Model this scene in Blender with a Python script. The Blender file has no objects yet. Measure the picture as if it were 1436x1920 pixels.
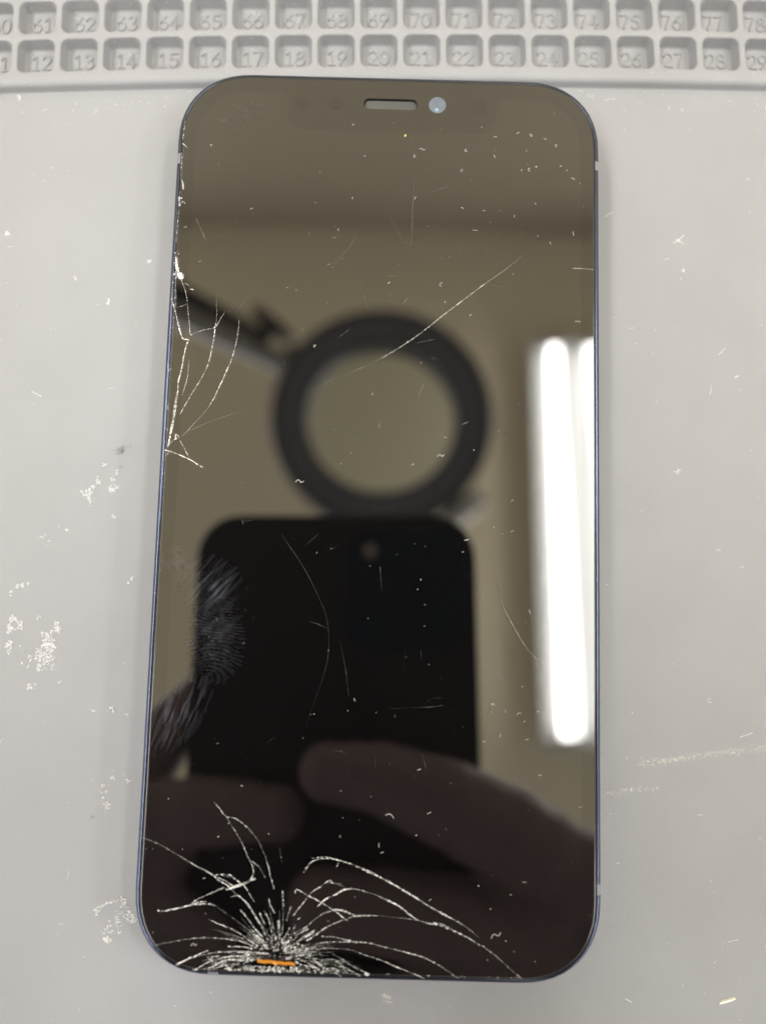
# Cracked phone lying on a grey silicone repair mat. All lengths in millimetres, scaled to metres.
import bpy, bmesh, math, random
import numpy as np
from mathutils import Vector, Matrix
CR_BOTTOM=[[[-24.18,-47.62,0.5,0.19],[-23.15,-48.79,0.8,0.19],[-22.22,-49.76,0.9,0.19],[-20.89,-49.99,0.6,0.19],[-19.18,-51.09,0.6,0.19],[-17.46,-52.77,0.2,0.19],[-16.27,-54.85,0.2,0.19],[-15.51,-56.68,0.5,0.19],[-15.02,-58.5,0.9,0.19],[-14.34,-60.37,0.6,0.19]],[[-22.22,-49.76,0.3,0.207],[-21.39,-51.01,0.15,0.207],[-19.77,-53.36,0.5,0.207],[-18.86,-55.18,0.8,0.207],[-18.12,-56.48,0.8,0.207],[-17.65,-57.78,0.6,0.207],[-18.01,-58.97,0.9,0.207]],[[-18.13,-56.22,0.6,0.155],[-16.72,-57.23,0.4,0.155],[-15.83,-58.78,0.2,0.155]],[[-35.1,-53.16,0.3,0.224],[-32.23,-54.2,0.18,0.224],[-28.84,-55.96,0.2,0.224],[-26.44,-57.22,0.7,0.224],[-24.06,-58.34,0.9,0.224],[-22.92,-59.22,0.9,0.224],[-21.52,-59.97,0.9,0.224],[-20.09,-61.24,0.5,0.224],[-18.68,-62.25,0.5,0.224],[-17.53,-63.65,0.6,0.224],[-16.22,-65.69,0.8,0.224]],[[-23.51,-58.45,0.9,0.216],[-21.32,-58.4,0.9,0.216],[-19.91,-59.28,0.9,0.216],[-18.78,-60.17,0.8,0.216],[-17.9,-61.45,0.4,0.216],[-17.32,-62.22,0.2,0.216]],[[-23.08,-58.84,0.9,0.216],[-21.96,-59.25,0.9,0.216],[-20.7,-59.95,0.9,0.216],[-19.33,-59.92,0.7,0.216]],[[-22.41,-58.56,0.7,0.155],[-20.75,-58.8,0.8,0.155],[-19.62,-59.66,0.7,0.155]],[[-21.76,-60.63,0.8,0.345],[-20.69,-60.21,0.9,0.345],[-19.34,-59.71,1,0.345],[-18.67,-59.43,0.6,0.345],[-18.01,-59.05,1,0.345],[-17.25,-58.87,0.9,0.345]],[[-32.1,-63.84,0.3,0.241],[-31.0,-63.91,0.95,0.241],[-27.23,-63.04,0.9,0.241],[-26.29,-62.83,1,0.241],[-24.39,-62.71,0.8,0.241],[-23.29,-62.94,0.2,0.241]],[[-27.23,-63.04,0.9,0.19],[-26.45,-62.39,0.9,0.19],[-25.79,-61.96,0.4,0.19],[-24.19,-61.22,0.6,0.19],[-22.32,-60.39,0.9,0.19],[-21.63,-60.55,0.5,0.19]],[[-26.7,-62.87,0.8,0.172],[-25.76,-62.48,0.8,0.172],[-24.68,-62.4,0.7,0.172]],[[-21.03,-61.66,0.8,0.172],[-19.95,-61.37,0.7,0.172],[-18.97,-62.0,0.5,0.172],[-17.81,-63.4,0.6,0.172],[-16.22,-65.69,0.8,0.172],[-15.49,-66.84,0.6,0.172]],[[-24.14,-64.99,0.5,0.207],[-22.34,-65.72,0.8,0.207],[-21.23,-66.03,0.6,0.207],[-19.85,-66.64,0.4,0.207],[-17.61,-67.97,0.8,0.207],[-16.5,-68.67,0.9,0.207]],[[-32.21,-68.93,0.15,0.172],[-28.19,-68.06,0.35,0.172],[-24.96,-67.64,0.45,0.172],[-21.7,-67.72,0.55,0.172],[-19.79,-67.93,0.65,0.172],[-17.59,-68.44,0.9,0.172]],[[-23.29,-62.94,0.2,0.138],[-20.2,-64.89,0.15,0.138],[-17.67,-66.63,0.4,0.138],[-16.26,-67.76,0.8,0.138]],[[-21.1,-68.78,0.6,0.19],[-18.66,-68.85,0.8,0.19],[-17.29,-69.07,0.8,0.19]],[[-28.81,-71.67,0.8,0.259],[-26.7,-70.59,0.9,0.259],[-26.22,-70.45,0.4,0.259],[-25.11,-69.91,0.9,0.259],[-24.05,-69.42,0.9,0.259]],[[-26.22,-70.45,0.3,0.19],[-22.68,-69.72,0.45,0.19],[-19.44,-69.59,0.7,0.19],[-17.53,-69.85,0.8,0.19]],[[-25.93,-72.37,0.9,0.224],[-23.97,-71.17,0.8,0.224],[-21.56,-70.47,0.7,0.224],[-19.95,-70.17,0.9,0.224],[-17.78,-70.24,0.8,0.224]],[[-23.91,-72.32,0.7,0.207],[-22.6,-71.39,0.9,0.207],[-21.01,-70.71,0.8,0.207],[-18.84,-70.78,0.7,0.207],[-17.22,-70.61,0.7,0.207]],[[-19.45,-63.44,0.7,0.224],[-18.45,-64.45,0.5,0.224],[-16.87,-66.36,0.7,0.224],[-15.74,-67.36,0.8,0.224]],[[-15.16,-61.64,0.6,0.19],[-14.85,-62.67,0.8,0.19],[-14.12,-63.83,0.5,0.19]],[[-13.08,-60.41,0.6,0.224],[-12.97,-61.85,0.9,0.224],[-12.87,-62.88,0.5,0.224]],[[-13.82,-54.26,0.15,0.129],[-13.56,-55.31,0.3,0.129],[-13.33,-56.36,0.15,0.129]],[[-16.58,-63.63,0.5,0.207],[-15.98,-64.78,0.7,0.207],[-15.54,-65.55,0.4,0.207]],[[-15.77,-63.48,0.7,0.224],[-15.03,-64.76,0.8,0.224],[-14.72,-65.65,0.4,0.224]],[[-13.61,-64.85,0.8,0.431],[-13.4,-66.01,0.9,0.431]],[[-11.71,-62.72,0.6,0.19],[-12.07,-63.9,0.5,0.19],[-12.3,-64.95,0.3,0.19]],[[-11.38,-64.15,0.5,0.224],[-10.34,-62.82,0.8,0.224],[-9.43,-61.63,0.9,0.224],[-8.51,-60.56,0.8,0.224],[-7.31,-59.75,0.8,0.224],[-5.98,-58.8,0.8,0.224],[-5.42,-59.17,0.5,0.224],[-4.05,-59.27,0.3,0.224]],[[-11.1,-60.89,0.7,0.19],[-10.98,-60.28,0.9,0.19],[-8.9,-61.22,0.7,0.19],[-7.37,-61.96,0.8,0.19],[-5.29,-63.08,0.8,0.19],[-3.34,-64.46,0.5,0.19],[-2.79,-64.71,0.4,0.19]],[[-9.04,-61.09,0.9,0.259],[-8.48,-61.47,1,0.259]],[[-7.75,-62.76,0.8,0.224],[-6.43,-61.55,0.9,0.224],[-4.95,-60.86,0.9,0.224],[-3.75,-60.1,0.9,0.224],[-2.38,-60.01,0.7,0.224]],[[-11.15,-66.73,0.7,0.19],[-9.28,-65.65,0.7,0.19],[-7.7,-64.31,0.6,0.19],[-6.37,-63.5,0.7,0.19],[-4.88,-63.15,0.7,0.19]],[[-5.29,-63.08,0.8,0.241],[-3.92,-63.18,0.9,0.241],[-2.55,-63.66,0.9,0.241],[-1.85,-64.03,0.9,0.241]],[[-4.48,-62.93,0.7,0.155],[-3.1,-63.29,0.8,0.155],[-1.86,-63.85,0.7,0.155]],[[-9.21,-67.71,0.9,0.207],[-7.35,-66.5,0.9,0.207],[-6.29,-65.7,0.7,0.207],[-3.88,-64.6,0.6,0.207],[-1.45,-63.89,0.6,0.207],[1.54,-63.77,0.25,0.207]],[[-10.68,-64.65,0.8,0.302],[-10.15,-64.37,0.9,0.302]],[[-11.3,-66.22,0.6,0.207],[-10.92,-65.43,0.5,0.207]],[[-9.24,-66.94,0.9,0.259],[-7.91,-66.13,0.9,0.259]],[[-10.3,-67.61,0.9,0.293],[-8.16,-66.52,0.9,0.293]],[[-10.86,-66.98,0.8,0.224],[-9.0,-65.9,0.7,0.224]],[[-10.01,-57.89,0.3,0.172],[-9.43,-56.89,0.9,0.172],[-8.74,-56.08,1,0.172],[-7.73,-55.76,0.8,0.172],[-6.7,-55.6,0.9,0.172],[-5.26,-55.7,0.9,0.172],[-3.39,-56.14,0.7,0.172]],[[-3.39,-56.14,0.7,0.224],[-1.73,-56.69,0.7,0.241],[0.76,-57.71,0.85,0.293],[3.26,-58.83,1,0.31],[5.34,-59.95,0.9,0.293],[7.41,-61.08,0.95,0.31],[9.9,-62.48,0.75,0.259],[12.37,-63.68,0.75,0.241],[14.43,-64.7,0.6,0.19],[16.08,-65.82,0.3,0.138],[17.01,-66.58,0.2,0.121]],[[-8.76,-55.69,0.5,0.121],[-7.12,-55.41,0.6,0.121],[-5.47,-55.57,0.6,0.121],[-3.81,-55.96,0.5,0.121]],[[-4.67,-56.18,0.5,0.172],[-4.97,-56.87,0.7,0.172]],[[-5.09,-60.81,0.9,0.19],[-3.47,-60.08,1,0.224],[-2.46,-59.9,0.7,0.19],[-0.81,-60.21,0.35,0.138],[0.85,-60.66,0.45,0.172],[2.5,-61.3,0.7,0.293],[4.78,-62.32,0.9,0.31],[6.23,-63.35,0.85,0.276],[7.48,-64.2,0.85,0.224]],[[-6.17,-59.07,0.6,0.129],[-4.11,-59.51,0.3,0.129],[-3.27,-59.98,0.3,0.129]],[[-0.7,-63.82,0.5,0.172],[1.14,-63.77,0.18,0.138],[4.21,-63.99,0.18,0.138],[7.48,-64.25,0.4,0.172],[9.53,-64.73,0.8,0.241],[10.55,-64.8,0.85,0.276],[11.99,-65.25,0.85,0.259],[13.63,-65.88,0.75,0.224],[14.46,-66.25,1,0.259],[15.48,-66.71,1,0.241],[17.25,-67.73,0.5,0.172]],[[9.94,-64.56,0.6,0.138],[11.37,-64.78,0.7,0.138],[13.01,-65.42,0.6,0.138]],[[17.43,-67.66,0.6,0.172],[19.48,-69.03,0.5,0.172],[21.12,-70.4,0.35,0.172],[22.49,-71.52,0.3,0.172],[23.3,-72.14,0.6,0.172]],[[-8.31,-68.28,0.7,0.19],[-6.29,-67.84,0.6,0.19],[-4.25,-67.73,0.6,0.19],[-2.22,-67.68,0.8,0.19],[0.23,-67.77,0.6,0.19],[2.68,-68.29,0.5,0.19],[5.55,-68.89,0.5,0.19],[6.37,-69.06,0.9,0.19],[8.41,-69.59,0.75,0.19],[10.05,-70.22,1,0.19],[10.66,-70.5,0.7,0.19],[12.1,-71.33,0.25,0.19],[13.95,-72.53,0.5,0.19]],[[-6.93,-66.98,0.5,0.172],[-5.09,-67.03,0.6,0.172],[-4.07,-67.2,0.6,0.172],[-2.83,-67.56,1,0.172]],[[-3.14,-67.37,0.9,0.302],[-2.32,-67.55,0.9,0.302]],[[-8.49,-68.86,0.5,0.155],[-5.85,-68.7,0.35,0.155],[-2.59,-68.81,0.25,0.155],[-0.13,-69.52,0.5,0.155],[2.33,-70.23,0.7,0.155],[4.38,-71.04,0.9,0.155],[6.43,-71.76,0.75,0.155],[8.88,-72.65,0.6,0.155]],[[-5.21,-69.45,0.3,0.155],[-3.35,-70.37,0.5,0.155],[-2.11,-71.2,0.6,0.155],[-0.47,-71.83,0.6,0.155],[0.36,-72.29,0.7,0.155]],[[-3.94,-71.06,0.5,0.19],[-2.09,-71.97,0.8,0.19],[-0.65,-72.6,0.6,0.19]],[[-7.82,-70.48,0.6,0.207],[-6.36,-71.6,0.8,0.207],[-5.13,-72.05,0.6,0.207],[-3.69,-72.68,0.6,0.207]],[[-8.82,-70.89,0.8,0.19],[-7.37,-71.72,0.8,0.19],[-6.53,-72.46,0.6,0.19]],[[-0.25,-72.21,1,0.517],[0.46,-72.39,1,0.517]]]
CR_LEFT=[[[-34.94,40.28,0.4,0.172],[-34.77,39.19,0.9,0.345],[-34.57,38.1,0.9,0.431],[-34.18,37.13,1,0.517],[-33.78,36.33,0.8,0.345]],[[-35.18,36.95,0.9,0.259],[-34.66,37.18,0.9,0.259],[-34.02,36.89,0.9,0.259]],[[-34.59,39.63,0.6,0.172],[-34.76,38.97,0.8,0.172]],[[-34.96,38.75,0.9,0.259],[-34.26,37.56,1,0.259]],[[-34.76,37.0,0.5,0.121],[-34.52,33.31,0.4,0.121],[-34.41,31.36,0.3,0.121]],[[-33.89,36.37,0.5,0.138],[-32.92,34.0,0.45,0.138],[-32.48,31.63,0.5,0.138],[-32.24,29.91,0.4,0.138],[-32.01,28.62,0.5,0.138],[-31.83,27.12,0.9,0.138]],[[-35.21,32.86,0.8,0.172],[-34.41,30.5,0.7,0.224],[-33.76,28.14,0.9,0.259],[-33.02,26.12,0.9,0.259],[-32.18,25.93,1,0.207]],[[-32.03,27.12,1,0.345],[-31.59,26.66,1,0.345]],[[-32.28,25.93,1,0.259],[-31.81,25.73,0.8,0.259]],[[-34.41,31.25,0.4,0.103],[-32.6,31.89,0.5,0.103]],[[-31.7,26.7,0.6,0.129],[-29.66,27.61,0.4,0.129],[-27.81,28.09,0.8,0.129],[-27.04,29.4,0.5,0.129],[-26.17,30.94,0.2,0.129]],[[-27.83,33.71,0.12,0.086],[-27.59,30.04,0.35,0.121],[-27.77,28.09,0.9,0.172],[-27.91,25.94,0.7,0.172],[-28.55,22.08,0.65,0.172],[-29.47,19.71,0.5,0.155],[-31.17,16.49,0.5,0.138],[-32.76,13.4,0.7,0.155]],[[-23.87,29.71,0.2,0.138],[-23.99,26.69,0.35,0.19],[-24.66,23.25,0.5,0.207],[-25.39,21.1,0.7,0.224],[-26.5,18.31,0.8,0.19],[-27.52,15.85,0.9,0.172],[-28.95,13.61,0.3,0.103],[-32.25,9.64,0.45,0.121]],[[-32.16,25.61,0.8,0.207],[-32.58,23.67,0.7,0.19],[-32.83,21.32,0.8,0.224],[-33.26,18.97,0.7,0.293],[-33.35,17.07,0.6,0.345],[-33.57,15.16,0.6,0.517],[-33.69,13.48,0.6,0.431],[-33.85,12.0,0.6,0.345],[-34.09,10.32,0.8,0.431],[-34.27,9.07,0.8,0.302],[-34.45,7.81,0.7,0.138]],[[-31.74,22.63,0.3,0.138],[-31.93,19.22,0.45,0.138],[-32.61,16.45,0.5,0.138]],[[-34.42,8.02,0.8,0.172],[-33.65,8.98,0.7,0.172],[-32.75,9.53,1,0.172],[-33.39,9.93,0.8,0.172],[-33.14,9.1,0.8,0.172]],[[-32.63,9.11,0.7,0.138],[-31.84,7.88,0.6,0.138],[-30.82,6.04,0.5,0.138]],[[-35.1,7.38,0.8,0.224],[-34.17,7.2,0.9,0.224],[-32.49,6.62,0.9,0.224],[-30.61,5.84,0.95,0.224],[-29.55,5.14,0.5,0.224],[-28.39,4.61,0.3,0.224]],[[-31.67,10.39,0.25,0.086],[-27.45,12.39,0.2,0.086],[-23.4,13.96,0.1,0.086]],[[-35.26,21.47,0.6,0.172],[-34.9,20.42,0.4,0.172]],[[-34.71,15.13,0.5,0.138],[-34.95,13.86,0.4,0.138]],[[-34.15,6.99,0.5,0.172],[-34.74,6.45,0.5,0.172]],[[-33.11,35.52,0.6,0.172],[-32.46,35.15,0.5,0.172]],[[-32.22,34.57,0.6,0.19],[-31.58,34.43,0.5,0.19]],[[-34.86,60.1,0.6,0.138],[-33.93,59.24,0.7,0.138]],[[-34.81,53.86,0.9,0.172],[-34.53,53.28,1,0.345],[-34.33,52.62,0.8,0.259],[-34.26,51.87,0.6,0.172]],[[-34.97,50.34,0.7,0.259],[-34.34,50.28,0.7,0.259]],[[-34.81,48.85,0.7,0.259],[-34.31,49.78,0.8,0.259],[-33.89,49.37,0.5,0.259]],[[-34.91,50.68,0.7,0.259],[-34.81,48.85,0.6,0.259]],[[-34.62,64.1,0.6,0.129],[-34.69,62.99,0.5,0.129],[-34.82,60.78,0.6,0.129]],[[-34.99,40.41,0.7,0.172],[-34.61,39.27,0.8,0.172]],[[-34.85,58.41,0.5,0.121],[-34.83,54.2,0.6,0.121]],[[-34.87,48.35,0.5,0.121],[-34.94,42.39,0.5,0.121]]]
LSTRIP=0
SCRATCH=[[[22.69,41.77,0.1,0.086],[20.28,39.54,0.35,0.121],[16.84,36.92,0.55,0.155],[13.42,34.14,0.65,0.172],[10.02,31.37,0.55,0.19],[6.63,28.44,0.5,0.224],[3.26,25.87,0.42,0.259],[-0.79,23.3,0.2,0.224],[-5.17,21.08,0.04,0.155],[-9.21,19.22,0.05,0.103],[-12.25,18.27,0.02,0.103]],[[31.2,39.91,0.45,0.138],[33.46,39.83,0.5,0.138],[34.85,39.72,0.4,0.138]],[[3.83,33.88,0.2,0.129],[3.02,32.79,0.5,0.129]],[[6.82,19.48,0.2,0.121],[6.11,17.54,0.3,0.121]],[[-0.01,13.22,0.15,0.121],[-0.31,11.83,0.25,0.121]],[[12.9,12.7,0.2,0.121],[14.42,13.43,0.3,0.121]],[[20.54,12.04,0.2,0.121],[19.87,11.17,0.3,0.121]],[[5.3,26.28,0.1,0.103],[8.38,27.07,0.2,0.103]],[[-15.54,-5.68,0.036000000000000004,0.091],[-14.23,-7.51,0.1575,0.091],[-11.62,-11.15,0.1125,0.091],[-9.14,-15.69,0.1575,0.091],[-7.69,-19.31,0.1125,0.091],[-7.27,-23.84,0.18000000000000002,0.091],[-7.81,-27.46,0.0675,0.091],[-9.05,-31.37,0.045000000000000005,0.091],[-10.4,-35.85,0.036000000000000004,0.091]],[[-5.53,-22.58,0.045000000000000005,0.091],[-4.48,-27.07,0.12600000000000003,0.091],[-3.89,-31.24,0.054,0.091]],[[0.48,-10.52,0.12600000000000003,0.091],[0.89,-14.51,0.054,0.091]],[[7.33,-23.46,0.12600000000000003,0.091],[7.36,-24.96,0.09000000000000001,0.091]],[[2.53,-32.77,0.036000000000000004,0.091],[8.58,-32.4,0.1575,0.091],[11.0,-32.04,0.135,0.091]],[[4.74,-23.52,0.045000000000000005,0.084],[4.66,-26.98,0.07200000000000001,0.084]],[[-9.65,-5.68,0.1125,0.151],[-11.44,-7.44,0.036000000000000004,0.151]],[[19.1,-12.79,0.06,0.138],[20.34,-16.56,0.2,0.138],[21.56,-18.9,0.3,0.138],[23.49,-22.14,0.5,0.138],[25.16,-24.09,0.35,0.138],[26.59,-25.57,0.3,0.138]],[[18.54,-25.78,0.1,0.121],[20.22,-28.18,0.25,0.121]],[[-4.82,44.38,0.22,0.103],[-6.69,41.75,0.18,0.103],[-8.44,39.53,0.08,0.103]],[[-31.99,47.05,0.15,0.103],[-30.67,44.35,0.4,0.103],[-30.17,43.27,0.15,0.103]],[[4.06,62.71,0.06,0.103],[4.47,52.97,0.1,0.103],[4.35,49.93,0.25,0.103],[4.29,46.64,0.15,0.103],[4.31,43.37,0.06,0.103]],[[0.65,47.91,0.12,0.086],[3.11,43.33,0.08,0.086]],[[6.59,52.2,0.08,0.103],[10.24,53.69,0.2,0.103]]]
LINT=[[5.76,60.1,'s',0.948],[4.55,58.86,'c',0.603],[13.17,60.08,'c',0.603],[13.68,61.07,'d',0.259],[18.09,62.68,'s',0.776],[18.11,60.39,'d',0.259],[17.97,59.18,'l',0.69],[21.92,63.49,'h',0.517],[24.13,63.13,'2',0.948],[26.52,62.5,'a',0.776],[28.45,61.38,'c',0.517],[31.82,62.59,'d',0.259],[28.01,67.24,'d',0.345],[15.76,64.39,'d',0.345],[23.55,58.0,'d',0.259],[23.9,56.98,'c',0.862],[25.09,57.48,'c',0.517],[22.58,56.86,'l',0.431],[29.18,57.74,'h',0.603],[30.23,57.02,'l',0.517],[31.29,55.57,'s',0.69],[32.48,54.77,'d',0.345],[24.99,50.97,'c',0.345],[33.08,50.73,'d',0.259],[12.67,49.83,'a',0.69],[18.97,49.6,'d',0.259],[16.35,49.5,'h',0.431],[21.41,48.7,'l',0.431],[17.42,47.5,'d',0.259],[9.87,47.84,'d',0.259],[12.56,56.47,'c',0.69],[14.17,54.9,'d',0.259],[4.76,51.46,'l',0.776],[31.3,45.88,'l',1.466],[27.46,44.09,'l',0.69],[25.42,45.28,'h',0.345],[27.71,47.53,'d',0.259],[14.9,45.98,'h',0.776],[10.67,41.23,'d',0.259],[9.37,41.06,'d',0.259],[12.35,42.01,'d',0.259],[16.96,42.41,'d',0.259],[4.21,43.23,'d',0.259],[21.29,38.63,'d',0.345],[26.28,39.36,'d',0.259],[6.96,46.52,'d',0.259],[0.81,64.73,'d',0.259],[-6.07,64.22,'h',0.517],[-5.8,51.13,'l',0.603],[-7.99,45.47,'l',0.776],[-12.87,44.76,'d',0.345],[-22.64,48.76,'h',0.517],[-29.95,59.84,'c',0.431],[-28.55,56.62,'d',0.259],[-8.61,46.14,'d',0.259],[-33.59,45.23,'h',0.517],[-3.92,58.62,'c',0.259],[-25.02,46.34,'d',0.259],[-27.14,45.21,'d',0.259],[-8.79,38.98,'d',0.259],[-22.47,47.81,'d',0.259],[9.41,36.43,'c',0.776],[10.05,33.44,'l',0.517],[14.33,31.28,'h',0.603],[9.84,7.64,'s',1.121],[-9.39,32.7,'d',0.345],[-1.52,17.55,'l',0.517],[-0.89,23.23,'d',0.345],[6.3,23.0,'d',0.345],[15.23,8.71,'d',0.431],[-6.29,5.87,'d',0.345],[-4.63,7.69,'d',0.345],[5.34,6.05,'h',0.431],[-11.2,25.34,'c',0.776],[22.54,16.6,'d',0.345],[32.07,30.7,'s',0.862],[18.73,29.02,'d',0.259],[0.72,36.48,'h',0.431],[-7.4,-7.89,'d',0.345],[7.61,-7.18,'d',0.345],[6.58,-14.05,'d',0.431],[7.04,-12.51,'d',0.431],[-1.17,-18.83,'d',0.345],[7.8,-16.47,'d',0.345],[7.78,-19.81,'d',0.345],[-20.71,-23.19,'d',0.345],[-7.32,-24.02,'d',0.345],[-9.2,-33.93,'d',0.431],[-3.92,-33.26,'d',0.345],[-2.97,-31.57,'l',0.603],[0.51,-33.44,'d',0.345],[14.25,-5.98,'h',0.948],[13.66,-7.92,'h',0.431],[7.42,-41.95,'h',0.517],[-10.85,-37.64,'d',0.259],[2.8,-41.19,'d',0.259],[17.44,-37.44,'h',0.517],[19.94,-36.4,'l',0.69],[18.74,-31.69,'a',0.69],[20.72,-32.62,'l',0.431],[14.21,-5.97,'h',0.862],[21.55,-4.37,'h',0.603],[19.98,-4.8,'d',0.431],[18.6,-3.87,'l',0.431],[21.5,0.58,'h',0.431],[24.4,-17.12,'l',0.948],[23.35,-28.86,'d',0.345],[18.72,-31.76,'a',0.948],[22.86,-33.08,'a',1.293],[20.74,-32.68,'l',0.517],[25.99,-32.61,'h',0.69],[19.95,-36.49,'l',0.776],[17.43,-37.42,'h',0.603],[24.13,-36.95,'h',0.517],[23.69,-34.21,'h',0.345],[18.69,-8.26,'d',0.259],[1.44,-53.43,'l',0.948],[1.96,-54.51,'h',0.517],[3.02,-49.07,'a',2.414],[9.07,-48.44,'h',0.69],[16.86,-59.03,'d',0.517],[18.75,-62.39,'d',0.603],[19.6,-66.16,'s',2.241],[21.16,-66.98,'d',0.603],[18.35,-69.8,'d',0.431],[25.6,-69.83,'d',0.517],[23.36,-72.17,'d',0.517],[-4.63,-45.46,'d',0.431],[26.19,-42.31,'s',0.69],[7.39,-41.96,'h',0.517],[-2.02,-61.16,'d',0.431],[21.81,-60.24,'d',0.345],[23.9,-58.33,'h',0.69],[9.5,-61.27,'h',0.603],[-4.24,-49.48,'d',0.345],[12.37,-43.91,'d',0.345],[7.18,-51.81,'d',0.517],[-23.29,-52.78,'d',0.603],[-31.29,-47.35,'d',0.431],[-26.21,-68.65,'s',1.379],[-15.56,-52.19,'d',0.431],[-19.04,-51.27,'d',0.345],[-21.82,-50.76,'h',0.431],[-34.34,-54.86,'d',0.345],[-33.29,-54.84,'d',0.345],[-28.74,-54.83,'d',0.345],[-20.01,-45.1,'h',0.431],[-25.18,-58.97,'h',0.517],[-24.72,-64.17,'d',0.345],[-32.59,-67.09,'d',0.345],[-4.63,-45.46,'d',0.431],[-12.86,2.81,'s',1.552]]
YC=(2.84,62.51)
RESID=[('residue_patch', [(-60.77, -21.81, 1.79, 1.67, 0, 0.35), (-61.19, -20.31, 0.35, 0.72, 0, 0)], 'ring shaped patch of dried white residue', 'r', 16), ('residue_patch', [(-55.1, -26.74, 2.16, 2.74, 0.3, 0), (-54.79, -24.43, 1.44, 1.58, 0, 0), (-53.72, -22.09, 0.98, 1.44, -0.3, 0), (-55.76, -28.82, 1.15, 0.81, 0, 0), (-55.69, -23.3, 0.58, 0.72, 0, 0)], 'largest dried white residue patch left of the phone', 'r', 14), ('residue_patch', [(-61.39, -25.29, 0.81, 1.21, 0, 0), (-61.53, -26.56, 0.29, 0.4, 0, 0), (-58.8, -26.15, 0.35, 0.26, 0, 0), (-57.63, -27.22, 0.49, 0.58, 0, 0), (-58.97, -28.04, 0.32, 0.26, 0, 0), (-57.94, -28.72, 0.26, 0.23, 0, 0), (-59.57, -25.31, 0.2, 0.2, 0, 0)], 'small white residue spots below the ring shaped patch', 'r', 18), ('residue_patch', [(-60.79, -15.28, 0.29, 0.46, 0, 0), (-59.94, -15.1, 0.37, 0.46, 0, 0), (-58.97, -14.84, 0.35, 0.26, 0, 0), (-61.9, -16.25, 0.29, 0.23, 0, 0), (-61.66, -16.83, 0.26, 0.23, 0, 0)], 'row of tiny white residue crumbs', 'r', 26), ('residue_patch', [(-57.51, -31.96, 0.52, 0.63, 0, 0), (-56.6, -31.7, 0.37, 0.29, 0, 0), (-56.79, -32.28, 0.35, 0.26, 0, 0), (-52.41, -31.07, 0.49, 0.32, 0, 0), (-56.95, -20.55, 0.26, 0.4, 0, 0), (-56.61, -20.31, 0.23, 0.26, 0, 0)], 'white residue flecks below the largest patch', 'r', 16), ('residue_patch', [(-49.78, 0.55, 0.92, 1.38, 0.2, 0), (-50.73, 1.12, 0.63, 0.35, 0, 0), (-49.28, 1.88, 1.3, 0.37, 0.5, 0), (-48.27, 2.99, 0.58, 1.01, 0, 0), (-49.43, -1.24, 0.14, 0.86, 0, 0)], 'three cornered smear of dried pale residue', 'r', 12), ('residue_patch', [(-45.3, 4.35, 0.4, 0.81, -0.4, 0), (-45.84, 3.13, 0.52, 0.86, 0, 0), (-46.03, 1.53, 0.75, 0.63, 0, 0), (-45.1, 1.94, 0.69, 0.58, 0, 0)], 'broken curl of dried pale residue beside the phone', 'r', 12), ('residue_patch', [(-56.94, -6.74, 0.58, 0.4, 0, 0), (-56.43, -8.22, 0.2, 0.81, 0, 0), (-55.94, -7.42, 0.2, 0.35, 0, 0), (-54.33, -4.96, 0.23, 0.35, 0, 0), (-53.06, -5.57, 0.26, 0.14, 0, 0), (-45.25, -3.28, 0.32, 0.58, 0.5, 0), (-47.38, 5.92, 0.46, 0.35, 0, 0)], 'pair of small pale residue flecks', 'r', 14), ('residue_patch', [(-41.42, -13.55, 0.69, 0.32, 0.3, 0), (-42.16, -14.21, 0.17, 0.46, 0, 0)], 'pale chip of residue close to the left edge of the phone', 'r', 16), ('residue_patch', [(-43.64, -35.4, 0.87, 0.67, 0.4, 0.3), (-41.2, -36.03, 0.38, 0.29, 0, 0), (-46.65, -35.65, 0.38, 0.38, 0, 0)], 'white crumbs near the middle of the left edge', 'r', 16), ('residue_patch', [(-43.6, -48.66, 0.48, 0.38, 0, 0), (-44.2, -47.57, 0.48, 0.38, 0, 0), (-44.48, -48.68, 0.29, 0.29, 0, 0), (-43.19, -50.95, 0.67, 0.96, 0, 0.2), (-40.02, -46.78, 0.58, 0.38, 0, 0), (-42.68, -46.42, 0.48, 0.29, 0, 0), (-43.97, -49.78, 0.29, 0.87, 0, 0)], 'faint broken arc of clear residue', 'g', 12), ('residue_patch', [(-41.2, -68.71, 3.85, 3.65, 0, 0.72), (-39.36, -67.59, 2.12, 2.5, 0.4, 0), (-40.08, -65.79, 1.54, 0.77, 0, 0), (-41.21, -69.95, 2.12, 1.35, 0, 0.3)], 'round clear droplet mark beside the bottom left corner of the phone', 'g', 4.5), ('residue_patch', [(51.13, 7.32, 0.77, 0.67, 0.3, 0)], 'white fleck right of the phone', 'r', 14), ('residue_patch', [(51.88, 48.83, 1.06, 0.34, -0.35, 0)], 'pale slanting fleck right of the phone', 'r', 30), ('residue_patch', [(52.84, 43.43, 0.38, 0.38, 0, 0)], 'tiny round fleck of residue right of the phone', 'r', 20), ('residue_patch', [(-67.34, 46.93, 0.48, 0.48, 0, 0)], 'white fleck at the far left edge of the mat', 'r', 26), ('residue_patch', [(-54.66, 39.0, 0.29, 0.58, 0, 0)], 'upright white fleck left of the phone, level with the lamp arm', 'r', 26), ('residue_patch', [(-48.55, 34.87, 0.29, 0.58, 0, 0)], 'upright white fleck near the left edge of the phone', 'r', 26), ('residue_patch', [(-41.84, 42.49, 0.38, 0.48, 0, 0)], 'small hooked fleck beside the upper left edge of the phone', 'r', 26), ('residue_patch', [(-67.1, 72.71, 0.29, 0.67, 0.5, 0)], 'slanted white fleck just below the raised block', 'r', 26)]
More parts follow.
